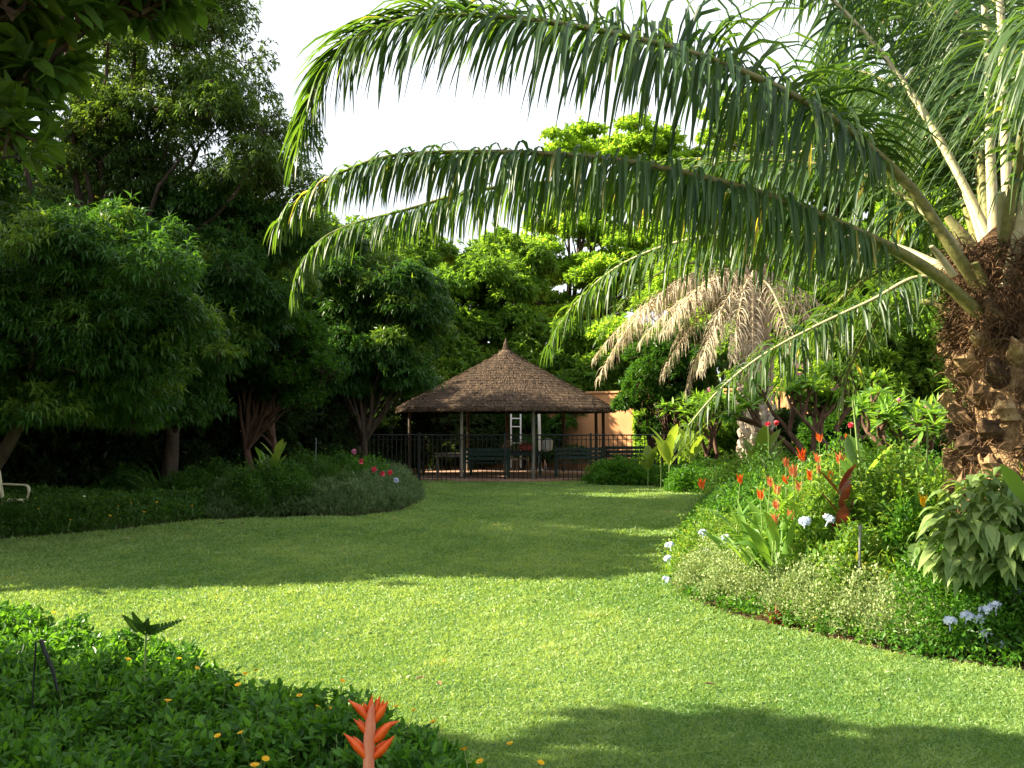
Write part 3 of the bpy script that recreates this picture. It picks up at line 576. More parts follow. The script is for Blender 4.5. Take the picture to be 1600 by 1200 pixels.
# ================================================================ PALMS
LEAFP = (.35, .95, 1, .85, .6, .08)
def frond(parent, origin, pts, Lmax=.75, w=.04, t0=.22, sp=.028, r0=.045, roll=0., droop=1.0, rise=.35, m='palm', mr='rachis', mdry=None, seed=0, fwd=.3, dry=0., label=None, ragged=.38, deep=.0):
    """rachis as the part, leaflets as its child"""
    global R
    keep = R; R = np.random.default_rng(seed+1000); P = spline(pts, 46); P = P-np.asarray(origin)
    seg = np.r_[0, np.cumsum(np.linalg.norm(np.diff(P, axis=0), axis=1))]; Ln = seg[-1]
    b = Acc(); tt = seg/Ln; tube(b, P, r0*(1-tt)**.75*np.where(tt < .08, 1.5-tt*6, 1)+.004, 8, flat=.7)
    fr = b.build('frond', M[mr], parent)
    if label: fr['label'] = label
    n = int(Ln*(1-t0)/sp); a = Acc()
    for sgn in (-1, 1):
        s = (t0+(1-t0)*(np.arange(n)+rnd(n)*.8)/n); s = np.clip(s, 0, .999)*Ln
        B = np.column_stack([np.interp(s, seg, P[:, i]) for i in range(3)])
        T = nrm(np.column_stack([np.interp(np.clip(s+.05, 0, Ln), seg, P[:, i])-np.interp(np.clip(s-.05, 0, Ln), seg, P[:, i]) for i in range(3)]))
        side = nrm(np.cross(T, UP)+1e-6); upv = np.cross(side, T)
        ang = rad(roll)*sgn+R.normal(size=n)*ragged+(rise if not isinstance(rise, tuple) else rise[(sgn+1)//2])+np.where(R.random(n) < .25, .45, 0)
        d = side*(sgn*np.cos(ang))[:, None]+upv*np.sin(ang)[:, None]
        u = (s/Ln-t0)/(1-t0); ff = (fwd[0] if isinstance(fwd, tuple) else fwd)+u**3*1.1
        d = nrm(d+T*(ff*rnd(n, .6, 1.4))[:, None])
        clump = np.sin(s*37+seed)*.10; d = nrm(d+T*clump[:, None]*1.6)
        if isinstance(fwd, tuple) and sgn > 0: d = nrm(d+T*((-.75+u*1.9-fwd[0])[:, None]))
        L = Lmax*(.95 if isinstance(fwd, tuple) and sgn > 0 else 1)*(np.clip(u*5+.45, 0, 1))*np.where(rnd(n) < .16, rnd(n, .15, .8), 1)*(1-.62*u**2.2)*rnd(n, .82, 1.1)
        rn = np.clip(rnd(n)*.93+(rnd(n) < dry)*.5, 0, 1)
        leaves(a, B, d, upv+rdir(n)*.35, L, w*rnd(n, .7, 1.15), (droop if not isinstance(droop, tuple) else droop[(sgn+1)//2])*rnd(n, .75, 1.3), LEAFP, .35, 0, rn, False)
    a.build('leaflets', M[m], fr)
    R = keep
    return fr
def palm_trunk(t, h, r, rows, m='boot', per=9, seed=5, stub=.24):
    global R
    keep = R; R = np.random.default_rng(seed); a = Acc()
    P = [[0, 0, z] for z in np.linspace(-.05, h, 12)]; tube(a, P, [r*(.86+.05*math.sin(z*3)) for z in range(12)], 18)
    n = rows*per; k = np.arange(n); an = k*2.39996; z = .08+(h-.1)*k/n
    rad_ = np.column_stack([np.cos(an), np.sin(an), np.zeros(n)]); tan = np.column_stack([-np.sin(an), np.cos(an), np.zeros(n)])
    for i in range(n):                                  # chunky old leaf bases, broad below, cut off at the top
        q = rad_[i]; tg = tan[i]; c = q*r*.80+UP*z[i]; hh = stub*R.uniform(.8, 1.15); wd = r*R.uniform(.40, .54); dp = R.uniform(.07, .11)*r/.4
        V = []; twist = R.normal()*.06
        st = ((0, .8, -.1), (.22, 1, .75), (.5, .95, 1.35), (.75, .72, 1.7), (.93, .5, 1.8), (1, .34, 1.55))
        for (f_, ww, out) in st:
            o = c+UP*hh*f_+q*dp*out+rdir(1)[0]*.014; sw = tg*wd*ww*.5; tw = tg*twist*f_
            for x_, y_ in ((-1, -.9), (-.9, -.3), (-.35, .3), (.35, .3), (.9, -.3), (1, -.9)): V.append(o+sw*x_+q*dp*y_+tw+rdir(1)[0]*.007+UP*(R.normal()*.03 if f_ > .9 else 0))
        f = [[j*6+l, j*6+(l+1) % 6, (j+1)*6+(l+1) % 6, (j+1)*6+l] for j in range(5) for l in range(6)]+[[30, 31, 32, 33], [30, 33, 34, 35]]
        a.add(V, f, 0, R.random(), False)
    a.build('trunk', M[m], t); R = keep
def fibres(t, z0, z1, r, n, seed=6):
    global R
    keep = R; R = np.random.default_rng(seed); a = Acc(); an = rnd(n, 0, 6.283); z = rnd(n, z0, z1)
    q = np.column_stack([np.cos(an), np.sin(an), np.zeros(n)]); tg = np.column_stack([-np.sin(an), np.cos(an), np.zeros(n)])
    leaves(a, q*(r*rnd(n, .75, 1.08))[:, None]+UP*z[:, None], q*.45+rdir(n)*.9+UP*.2+tg*rnd(n, -.6, .6)[:, None], rdir(n), rnd(n, .08, .26), rnd(n, .004, .014), .9, (1, .8, .5, .2))
    tube(a, [[0, 0, z0], [0, 0, (z0+z1)/2], [0, 0, z1], [0, 0, z1+.25]], [r*.8, r*.92, r*.75, r*.2], 14)
    a.build('fibre', M['fibre'], t); R = keep
PO = np.array([at(1592, 665, 8.3)[0], 8.3, 0.0])
palm = thing('oil_palm', PO, 'large oil palm with stubby old leaf bases and long arching fronds at the right', 'palm tree')
palm_trunk(palm, 2.5, .44, 13, 'boot', 9, stub=.2)
fibres(palm, 2.2, 3.0, .47, 9000)
for i in range(17):
    an = i*2.39996+.4; e_ = .35+.9*((i*7) % 17)/17; dd = np.array([math.cos(an)*math.cos(e_), math.sin(an)*math.cos(e_), math.sin(e_)]); z0 = 2.25+.045*i
    q0 = np.array([math.cos(an)*.26, math.sin(an)*.26, z0]); Lq = R.uniform(.35, .8); P_ = spline([q0, q0+dd*Lq*.5+UP*.04, q0+dd*Lq+UP*.02], 8); a = Acc(); tube(a, P_, np.linspace(.085, .035, 8), 9, flat=.55)
    n = 60; leaves(a, P_[R.integers(0, 5, n)]+rdir(n)*.05, dd*.4+rdir(n), rdir(n), rnd(n, .06, .16), .006, .8, (1, .7, .3), 0, 1); a.build('leaf_stalk', [M['rachis' if i % 3 else 'rachis_sunlit'], M['fibre']], palm)
a = Acc(); n = 8500; z = .3+2.2*rnd(n)**.7; an = rnd(n, 0, 6.283); q = np.column_stack([np.cos(an), np.sin(an), np.zeros(n)])
leaves(a, q*rnd(n, .36, .54)[:, None]+UP*z[:, None], q*.3+rdir(n)*.8+UP*.3, rdir(n), rnd(n, .05, .16), .006, .8, (1, .8, .3)); a.build('fibre', M['fibre'], palm)
def px3(lst): return [at(*q) for q in lst]
FR = [
 # the two long arching fronds and the ones below them
 dict(pts=px3([(1560, 490, 8.2), (1485, 385, 8.05), (1420, 290, 8.0), (1300, 186, 7.9), (1150, 108, 7.8), (1000, 62, 7.7), (850, 34, 7.6), (700, 24, 7.6), (590, 42, 7.6), (520, 92, 7.6), (482, 172, 7.6), (466, 228, 7.6)]), Lmax=.98, w=.038, t0=.22, sp=.012, roll=0, rise=(-.75, .9), fwd=(.3, 0), droop=(1.5, 1.1), r0=.055, seed=1, m='palm', label='upper long arching frond reaching furthest left'),
 dict(pts=px3([(1560, 520, 8.15), (1455, 424, 7.95), (1330, 358, 7.8), (1180, 300, 7.7), (1000, 256, 7.6), (850, 240, 7.5), (700, 238, 7.4), (600, 246, 7.35), (520, 276, 7.3), (465, 312, 7.3), (432, 350, 7.3)]), Lmax=.66, w=.028, t0=.2, sp=.013, roll=0, rise=-.45, ragged=.55, droop=2.4, r0=.058, seed=2, m='palm', dry=.10, label='lower long arching frond with a dry tip'),
 dict(pts=px3([(1500, 470, 8.4), (1400, 395, 8.7), (1250, 335, 8.9), (1080, 296, 9.0), (900, 284, 9.0), (754, 296, 9.0), (633, 328, 9.0), (545, 352, 9.0), (495, 380, 9.0), (465, 425, 9.0), (456, 455, 9.0)]), Lmax=.62, w=.030, t0=.25, sp=.018, roll=0, rise=-.6, droop=2.6, r0=.045, seed=3, m='palm'),
 dict(pts=px3([(1560, 430, 8.5), (1535, 350, 8.8), (1480, 240, 9.1), (1420, 140, 9.5), (1340, 40, 9.8), (1230, -60, 10), (1100, -110, 10), (950, -110, 10)]), Lmax=1.0, w=.042, t0=.36, roll=0, rise=(-.2, .7), droop=1.4, r0=.05, seed=4, mr='rachis_sunlit', label='steep frond with its stalk coloured pale for sunlight'),
 dict(pts=px3([(1500, 430, 8.7), (1400, 385, 9.2), (1300, 367, 9.6), (1180, 362, 10), (1060, 378, 10.3), (960, 420, 10.5), (890, 485, 10.7), (855, 540, 10.8)]), Lmax=.72, w=.03, t0=.16, roll=0, rise=-.4, droop=2.2, r0=.04, seed=5, m='palm', mr='rachis_sunlit'),
 dict(pts=px3([(1520, 460, 8.3), (1440, 432, 8.4), (1360, 470, 8.4), (1270, 512, 8.4), (1190, 556, 8.4), (1125, 608, 8.4), (1075, 665, 8.4)]), Lmax=.50, w=.026, t0=.08, sp=.022, roll=0, rise=(-.6, .3), droop=2.1, r0=.022, seed=6, mr='rachis_sunlit', label='low drooping frond pointing down to the left'),
 dict(pts=px3([(1550, 440, 8.8), (1520, 330, 9.3), (1470, 230, 10), (1390, 205, 10.5), (1250, 238, 11), (1120, 246, 11.3), (1020, 255, 11.5), (930, 290, 11.6)]), Lmax=.9, w=.034, t0=.22, roll=0, rise=-.4, droop=2.2, r0=.04, seed=7, mr='rachis_sunlit'),
 dict(pts=px3([(1550, 420, 8.8), (1530, 250, 9.6), (1510, 60, 10.4), (1450, -40, 11), (1370, -30, 11.6), (1300, 40, 12), (1262, 150, 12.2)]), Lmax=1.15, w=.036, t0=.12, roll=0, rise=-.3, droop=1.9, r0=.05, seed=8),
 dict(pts=px3([(1556, 430, 8.5), (1548, 250, 8.9), (1542, 60, 9.3), (1520, -120, 9.8), (1440, -230, 10.2), (1330, -250, 10.4)]), Lmax=1.2, w=.04, t0=.22, roll=0, rise=0, droop=1.9, r0=.05, seed=9, mr='rachis_sunlit'),
 dict(pts=px3([(1580, 430, 8.4), (1572, 250, 8.6), (1566, 60, 8.9), (1560, -120, 9.2), (1600, -260, 9.6), (1700, -300, 10)]), Lmax=1.1, w=.04, t0=.22, roll=0, rise=0, droop=1.9, r0=.05, seed=10, mr='rachis_sunlit'),
 dict(pts=px3([(1575, 450, 8.0), (1598, 330, 7.9), (1640, 150, 7.7), (1720, 10, 7.5), (1860, -60, 7.3), (2050, -30, 7.2)]), Lmax=1.1, w=.042, t0=.2, roll=0, rise=-.1, droop=2.0, r0=.05, seed=11, mr='rachis_sunlit'),
 dict(pts=px3([(1560, 430, 8.1), (1600, 200, 7.6), (1625, 60, 7.1), (1640, 20, 6.7), (1640, 70, 6.3), (1655, 190, 6.0)]), Lmax=.8, w=.038, t0=.32, roll=0, rise=-.3, droop=2.2, r0=.045, seed=12, m='palm'),
 dict(pts=px3([(1540, 430, 9), (1500, 180, 10.2), (1440, 20, 11.3), (1360, 10, 12.2), (1300, 100, 12.9), (1270, 210, 13.2)]), Lmax=1.0, w=.036, t0=.2, roll=0, rise=.0, droop=1.4, r0=.055, seed=13),
 dict(pts=px3([(1560, 430, 9), (1550, 150, 10.4), (1500, 60, 11.5), (1450, 130, 12.4), (1420, 260, 12.9), (1400, 350, 13.1)]), Lmax=.9, w=.036, t0=.2, roll=0, rise=.0, droop=1.4, r0=.05, seed=14, m='palm_y'),
 dict(pts=px3([(1600, 430, 9), (1680, 150, 10.4), (1760, 60, 11.5), (1850, 130, 12.4), (1900, 260, 12.9)]), Lmax=.9, w=.036, t0=.2, roll=0, rise=.0, droop=1.4, r0=.05, seed=15),
 dict(pts=px3([(1540, 440, 8.9), (1460, 400, 9.8), (1380, 420, 10.6), (1300, 480, 11.2), (1240, 560, 11.5), (1210, 620, 11.6)]), Lmax=.6, w=.032, t0=.2, roll=5, rise=.1, droop=1.2, r0=.04, seed=16),
 dict(pts=px3([(1480, 480, 8.7), (1420, 470, 9.4), (1370, 500, 9.9), (1330, 570, 10.2), (1310, 640, 10.3)]), Lmax=.5, w=.03, t0=.15, roll=5, rise=.1, droop=1.2, r0=.035, seed=17),
 dict(pts=px3([(1540, 430, 8.8), (1500, 300, 9.6), (1440, 180, 10.4), (1370, 120, 11), (1300, 110, 11.5), (1262, 150, 11.8)]), Lmax=1.1, w=.036, t0=.2, roll=0, rise=-.3, droop=2.0, r0=.04, seed=18),
 dict(pts=px3([(1550, 430, 8.8), (1530, 240, 9.4), (1480, 60, 10), (1420, -30, 10.4), (1340, -60, 10.6), (1270, -30, 10.8)]), Lmax=1.2, w=.036, t0=.25, roll=0, rise=-.2, droop=2.0, r0=.045, seed=19),
 dict(pts=px3([(1570, 430, 9), (1580, 200, 9.8), (1560, 30, 10.5), (1530, -60, 11), (1500, -40, 11.4), (1480, 60, 11.7)]), Lmax=1.2, w=.036, t0=.25, roll=0, rise=-.2, droop=2.0, r0=.045, seed=20),
 dict(pts=px3([(1520, 440, 8.8), (1440, 330, 9.4), (1340, 270, 9.9), (1200, 250, 10.3), (1080, 262, 10.6), (980, 300, 10.8)]), Lmax=.95, w=.034, t0=.18, roll=0, rise=-.4, droop=2.2, r0=.04, seed=21),
]
for q in FR:
    pts = q.pop('pts'); frond(palm, PO, pts, **q)
# cut stalks sticking out of the crown
for pts, r in ((((1490, 430, 8.05), (1468, 400, 8.0), (1455, 385, 7.95)), .03),):
    a = Acc(); P = spline(px3(pts), 8)-PO; tube(a, P, np.linspace(r*1.3, r*.7, 8), 8, flat=.7); a.build('leaf_stalk', M['rachis_sunlit'], palm)

# pale palm behind the fence with dead hanging fronds
P2 = np.array([at(1180, 665, 26.5)[0], 26.5, 0.])
palm2 = thing('date_palm', P2, 'pale-trunked palm behind the fence with a skirt of dead straw-coloured fronds', 'palm tree')
palm_trunk(palm2, 5.45, .38, 18, 'boot_pale', 8, 8, .3)
def f2(angle, el, Ln, drop, **kw):
    s = P2+np.array([0, 0, 5.35]); d = np.array([math.sin(rad(angle)), math.cos(rad(angle)), 0]); pts = []
    for u in np.linspace(0, 1, 7):
        pts.append(s+d*Ln*(u-.12*u*u)*math.cos(rad(el))+UP*(Ln*u*math.sin(rad(el))-drop*u*u*Ln))
    frond(palm2, P2, pts, **kw)
for i, (an, el, Ln, dr) in enumerate(((-92, 8, 4.7, .58), (-98, 18, 4.9, .85), (-84, -8, 4.0, .30), (-106, -2, 3.6, .45), (-120, 8, 3.4, .6), (-76, 12, 3.8, .5), (-135, -10, 2.8, .7), (-88, 25, 3.6, .7), (-110, 20, 3.0, .85), (-100, -20, 3.0, .5), (-95, 5, 2.4, .8), (-150, 5, 2.0, 1.2), (-80, -25, 2.2, .9), (-125, 15, 1.9, 1.4), (160, 0, 2.0, 1.2), (-165, -10, 1.8, 1.3), (120, -5, 2.4, 1.0), (95, 5, 2.8, .8))):
    f2(an, el, Ln, dr, Lmax=.72, w=.022, t0=.05, sp=.036, r0=.035, roll=0, rise=-.35, droop=2.6, m='palm_dead', mr='rachis_dead', seed=40+i, ragged=.6)
for i, (an, el, Ln, dr) in enumerate(((-95, 45, 5.4, .75), (-60, 60, 5.5, .7), (-20, 60, 5.5, .7), (20, 55, 5.2, .7), (60, 50, 5.2, .7), (95, 45, 5.2, .8), (130, 55, 4.8, .8), (180, 60, 4.6, .8), (-140, 58, 4.8, .8), (0, 80, 5, .4), (90, 72, 5, .5), (-90, 72, 5, .5), (70, 20, 4.6, .7), (-85, 30, 5.2, .8))):
    f2(an, el, Ln, dr, Lmax=.7, w=.036, t0=.12, sp=.05, r0=.05, rise=.3, droop=1.0, m='palm', seed=60+i)

# ================================================================ BED PLANTS
def mound(P, n, h, r, leaf, asp, m, droop=.4, up=.45, shell=.6, prof=None, fold=0, k=5, rr=.03, mats=None, low=.0, spread=.8):
    """foliage of one rounded shrub around P (ground point) -> Acc"""
    a = Acc(); d = rdir(n); d[:, 2] = np.abs(d[:, 2])*(1-low)+low*.5
    s = shell+(1-shell)*rnd(n)**.6; lump = 1+.22*np.sin(d[:, 0]*5+P[0]*3)*np.sin(d[:, 1]*6+P[1])*1.0
    Q = np.array(P)+np.column_stack([d[:, 0]*r*s*lump, d[:, 1]*r*s*lump, .04+np.abs(d[:, 2])*h*s*lump])
    Q = np.repeat(Q, k, 0); dd = np.repeat(d, k, 0); N = len(Q)
    leaves(a, Q+rdir(N)*rr, dd*.6+rdir(N)*spread+UP*up, UP+rdir(N)*.6, rnd(N, leaf*.7, leaf*1.25), rnd(N, leaf*.7, leaf*1.25)*asp, droop, prof, fold)
    # stems
    b = Acc(); ns = max(10, n//25); i = R.choice(n, ns); st = np.array(P)+R.normal(size=(ns, 3))*np.array([r*.15, r*.15, 0])
    v = Q[i*k]-st; leaves(b, st, v, rdir(ns), np.linalg.norm(v, axis=1), .010, 0, (1, .8, .5))
    return a, b
def shrub(name, label, P, n, h, r, leaf, asp, m, cat='shrub', group=None, parts=None, stemm='twig', **kw):
    t = thing(name, P, label, cat, group); a, b = mound(P, n, h, r, leaf, asp, m, **kw)
    a.build('foliage', M[m], t, loc=P); b.build('stem', M[stemm], t, loc=P); return t
def floret_ball(r, n=17, m='paleblue'):
    a = Acc(); d = rdir(n); d[:, 2] = np.abs(d[:, 2])*1.1-.15; d = nrm(d)
    for i in range(n):
        u = nrm(np.cross(d[i], rdir(1)[0])); v = np.cross(d[i], u); c = d[i]*r*R.uniform(.45, .95)*np.array([1.1, 1.1, .8])
        an = np.arange(5)*1.2566+R.random(); D = u*np.cos(an)[:, None]+v*np.sin(an)[:, None]+d[i]*.35
        leaves(a, np.repeat(c[None], 5, 0), D, np.repeat(d[i][None], 5, 0), r*.62, r*.44, 0, (.35, 1, .85, .2), .0)
    tube(a, [[0, 0, -r*1.6], [0, 0, 0]], .004, 5)
    return a
FLB = [floret_ball(.036) for _ in range(3)]
flb_me = []
def cluster(parent, P, origin, s=1.0):
    if len(flb_me) < 3:
        o = FLB[len(flb_me)].build('flower_cluster', M['paleblue'], parent); flb_me.append(o.data)
    else:
        o = bpy.data.objects.new('flower_cluster', flb_me[R.integers(3)]); col.objects.link(o); o.parent = parent
    o.location = tuple(np.array(P)-np.array(origin)); o.scale = (s, s, s); o.rotation_euler = (R.uniform(-.4, .4), R.uniform(-.4, .4), R.uniform(0, 6))
# --- silver border mounds along the right bed
SIL = [(1118, 930, .40, .34), (1165, 948, .44, .36), (1212, 958, .36, .30), (1268, 976, .40, .34), (1322, 988, .46, .38), (1378, 1000, .42, .38), (1430, 1012, .36, .34), (1475, 1022, .26, .26)]
SL = ['silvery variegated border plant nearest the plumbago at the left tip of the right bed', 'tall silvery variegated border plant second from the left tip of the right bed', 'silvery border plant just left of the small maroon plant', 'silvery border plant just right of the small maroon plant', 'full silvery border plant at the foot of the grey stake', 'silvery border plant just right of the grey stake', 'thin silvery border plant third from the right end of the row', 'lowest silvery border plant at the right end of the row, brownish at its foot']
for (px, py, h, r), lab in zip(SIL, SL):
    P = gp(px, py); P[1] += .25
    shrub('border_plant', lab, P, 1500, h, r, .026, .55, 'silver', 'plant', 'silvery border plants edging the right bed', k=6, droop=.2, up=.6, shell=.35, rr=.05, stemm='stem')
for px, py, lab in ((1222, 978, 'small maroon-leaved plant at the lawn edge between two silvery border plants'), (1522, 1026, 'small maroon-leaved plant at the lawn edge below the pale blue flowers')):
    P = gp(px, py); P[1] += .12; t = thing('maroon_plant', P, lab, 'plant', 'small maroon plants at the lawn edge'); a = Acc(); n = 46; z = np.zeros((n, 3))
    leaves(a, z+rdir(n)*np.array([.05, .05, 0]), rdir(n)*.9+UP*.7, UP+rdir(n)*.3, rnd(n, .10, .20), .022, .5, (.5, 1, .8, .1), .3); a.build('foliage', M['canna_r'], t)
# --- plumbago
P = gp(1140, 915); P[1] += .5
t1 = shrub('plumbago', 'pale blue plumbago at the left tip of the right bed', P, 2100, .62, .62, .042, .42, 'bush', 'flowering shrub', 'pale blue plumbago bushes', k=5, rr=.05, shell=.4)
for x, y in ((1104, 862), (1133, 840), (1099, 833), (1071, 913), (1079, 893), (1044, 873), (1046, 852), (1042, 906), (1118, 874)):
    cluster(t1, at(x, y, P[1]-.45), P, 1.05)
P = gp(1560, 1030); P[1] += .55; P[0] += .05
t2 = shrub('plumbago', 'pale blue plumbago at the right edge of the photo near the lawn', P, 3000, .62, .72, .046, .42, 'gc', 'flowering shrub', 'pale blue plumbago bushes', k=5, rr=.05, shell=.4)
for x, y in ((1568, 886), (1588, 925), (1555, 948), (1541, 954), (1510, 963), (1484, 971), (1539, 990), (1562, 1008), (1530, 968), (1592, 872)):
    cluster(t2, at(x, y, P[1]-.55+.25*(y < 930)), P, 1.15 if y < 1000 else 1.3)
# --- bushes in the middle of the right bed
BS = [(1300, 9.3, .95, .60, 'yellow-green leafy bush behind the grey stake'), (1400, 9.0, 1.18, .62, 'tall yellow-green leafy bush in the middle of the right bed'), (1240, 9.9, .42, .45, 'low yellow-green bush among the lance-leaved orange flowers'), (1470, 8.6, .9, .5, 'green leafy bush between the tall bush and the drooping-leaved shrub'), (1345, 8.6, .60, .45, 'low leafy bush directly behind the silvery border plants')]
for i, (px, Y, h, r, lab) in enumerate(BS):
    t = shrub('leafy_bush', lab, np.array(gnd(px, Y)), 2500, h*1.12, r, .068, .42, 'bush' if i != 3 else 'gc', 'shrub', 'leafy bushes in the right bed', k=5, shell=.45, rr=.06, low=.1)
    if i == 0:
        for x, y in ((1258, 814), (1295, 811)): cluster(t, at(x, y, 8.75), np.array(gnd(px, Y)), 1.2)
# background greenery of the right bed
BG = [(1200, 12.5, .9, .8, 'gc'), (1290, 12.0, 1.15, .9, 'bush'), (1400, 11.5, 1.2, .9, 'gc'), (1490, 10.6, 1.2, .8, 'bush'), (1215, 15.5, 1.15, 1.0, 'gc_dark'), (1330, 15.5, 1.3, 1.2, 'gc'), (1450, 14.5, 1.25, 1.1, 'gc'), (1150, 12.6, .62, .55, 'gc_dark'), (1185, 20.5, 1.2, 1.1, 'bush'), (1270, 21, 1.1, 1.2, 'gc_dark')]
BL = ['mid-green bush behind the leftmost orange flowers', 'yellow-green bush behind the maroon canna', 'green bush behind the broad canna leaves', 'yellow-green bush at the left foot of the large palm', 'dark green bush right of the fence end', 'green bush in front of the forked frangipani trunk', 'green bush in front of the multi-stemmed frangipani', 'low dark bush at the far corner of the right bed', 'pale green bush in front of the pale palm trunk', 'dark bush between the pale palm and the frangipani']
for (px, Y, h, r, m), lab in zip(BG, BL):
    shrub('leafy_bush', lab, np.array(gnd(px, Y)), 1900, h, r, .075, .4, m, 'shrub', 'leafy bushes in the right bed', k=5, shell=.4, rr=.08, low=.1)
for x_, y_, lab in ((4.9, 7.4, 'green bush beyond the right edge beside the large palm'), (5.6, 9.6, 'green bush beyond the right edge behind the large palm'), (7.0, 12.5, 'broad green bush beyond the right edge near the boundary wall')):
    shrub('leafy_bush', lab, np.array((x_, y_, 0.)), 2200, 1.3, .95, .08, .42, 'bush', 'shrub', 'leafy bushes in the right bed', k=5, shell=.5, rr=.08)
# --- shrub with large drooping leaves at the right
def drooper():
    P = np.array([at(1560, 665, 7.75)[0], 7.75, 0]); t = thing('drooping_leaf_shrub', P, 'shrub with large pale drooping leaves in front of the palm trunk', 'shrub')
    n = 100; d = rdir(n); d[:, 2] = np.abs(d[:, 2]); d[:, 1] -= .35*np.abs(d[:, 0]); c = d*np.array([.58, .45, .55])*(.55+.55*rnd(n)[:, None])+np.array([.02, 0, .62])
    b = Acc()
    for q in c[:70]: tube(b, spline([[R.normal()*.06, R.normal()*.06, 0], q*np.array([.5, .5, .75]), q], 6), np.linspace(.014, .005, 6), 5)
    b.build('stem', M['stem'], t)
    k = 6; C_ = np.repeat(c, k, 0)+rdir(n*k)*.05; D = np.repeat(d, k, 0)*.8+rdir(n*k)*.75
    a = Acc(); leaves(a, C_, D, UP+rdir(n*k)*.4, rnd(n*k, .15, .27), rnd(n*k, .07, .11), 1.4, (.15, .8, 1, .75, .35, .03), .3); a.build('foliage', M['big'], t)
drooper()
shrub('leafy_bush', 'dense pale-leaved bush at the foot of the palm trunk', np.array([at(1595, 665, 7.9)[0]+.1, 7.75, 0]), 1800, 1.14, .5, .085, .42, 'bush', 'shrub', 'leafy bushes in the right bed', k=5, shell=.6, rr=.07)
# --- lance-leaved orange flowers
BR = (.2, .75, 1, .7, .35, .05)
def bract_flower(t, top, s=1., m='salmon', seed=0, vertical=UP, spathe='stem_pink'):
    """upright flower: narrow central bract and pairs of pointed bracts opening outwards"""
    n = 6; a = Acc(); z = np.linspace(0, .055, n)*s; sg = np.array([1, -1]*3); tilt = rnd(n, .45, .75)
    B = np.asarray(top)-UP*.06*s+UP*z[:, None]; az = R.uniform(-.5, .5); D = np.column_stack([sg*tilt*math.cos(az), sg*tilt*math.sin(az), np.ones(n)*.9])
    leaves(a, B, D, rdir(n)*.2+np.array([0, -1, .2]), rnd(n, .055, .08)*s, .017*s, -.15, BR, .6)
    leaves(a, np.asarray(top)[None]-UP*.03*s+rdir(4)*.004, UP+rdir(4)*.12, rdir(4)+np.array([0, -1, 0]), rnd(4, .06, .085)*s, .014*s, 0, BR, .5)
    return a.build('flower', M[m], t)
def lance_plant(px, py, Y, label, nleaf=5, s=1., m='salmon', LL=.36, extra=()):
    top = at(px, py, Y); base = np.array([top[0]+R.normal()*.04, Y, 0]); t = thing('lance_leaved_flower', base, label, 'flowering plant', 'lance-leaved plants with orange flowers')
    T = top-base; b = Acc(); P = spline([[0, 0, 0], [R.normal()*.02, R.normal()*.02, T[2]*.5], T-UP*.04], 9); tube(b, P, np.linspace(.009, .004, 9), 6); b.build('stem', M['stem'], t)
    for i in range(nleaf):
        z = T[2]*R.uniform(.28, .80); a = Acc(); an = R.uniform(0, 6.28); D = np.array([[math.cos(an)*.75, math.sin(an)*.5, R.uniform(.7, 1.3)]])
        leaves(a, np.array([[T[0]*z/T[2], 0, z-.12]]), D, UP[None]+rdir(1)*.3, R.uniform(.75, 1.15)*LL, R.uniform(.045, .06), R.uniform(.3, .8), (.15, .6, .95, 1, .9, .65, .35, .03), .3, smooth=True); a.build('leaf', M['heli'], t)
    bract_flower(t, T+UP*.0, s, m)
FL = [(1156, 748, 10.4, 'lance-leaved plant with the leftmost orange flower, standing apart'), (1203, 752, 9.6, 'lance-leaved plant whose orange flower is second from the left in the group'), (1214, 764, 9.4, 'lance-leaved plant with a small orange flower just under two others'), (1227, 750, 9.9, 'lance-leaved plant with a dull red-orange flower leaning back'), (1239, 735, 9.4, 'lance-leaved plant with an open pale orange flower left of the tallest'), (1253, 710, 9.5, 'lance-leaved plant with the tallest open orange flower, spreading left'), (1277, 715, 9.7, 'lance-leaved plant with an upright orange flower right of the tallest'), (1279, 733, 9.9, 'lance-leaved plant with a small orange flower below the upright one'), (1312, 716, 9.8, 'lance-leaved plant with a large salmon flower over the maroon leaf'), (1212, 787, 9.2, 'lance-leaved plant with a salmon flower in the centre of the leaf fan'), (1210, 810, 9.1, 'lance-leaved plant with the lowest salmon flower in the leaf fan'), (1236, 803, 9.3, 'lance-leaved plant with a small salmon flower beside the pale blue cluster')]
for i, (px, py, Y, lab) in enumerate(FL):
    lance_plant(px, py, Y, lab, 7 if i in (0, 1, 5, 9, 10) else 4, 1.25 if i in (4, 5, 8) else 1.0, 'orange' if i in (0, 3, 5) else 'salmon', .5 if i in (1, 9, 10, 5) else .36)
def fan(px, Y, H, n, LL, W, label, m='heli'):
    P = np.array(gnd(px, Y)); t = thing('lance_leaved_plant', P, label, 'plant', 'lance-leaved plants without flowers'); 
    for i in range(n):
        an = R.uniform(0, 6.28); r_ = R.uniform(.02, .14); b0 = np.array([[math.cos(an)*r_, math.sin(an)*r_, R.uniform(0, H)]]); a = Acc()
        leaves(a, b0, np.array([[math.cos(an)*.6, math.sin(an)*.6, R.uniform(.8, 1.6)]]), UP[None]+rdir(1)*.4, LL*R.uniform(.7, 1.15), W*R.uniform(.8, 1.15), R.uniform(.3, .9), (.2, .6, .95, 1, .9, .65, .35, .03), .3, smooth=True); a.build('leaf', M[m], t)
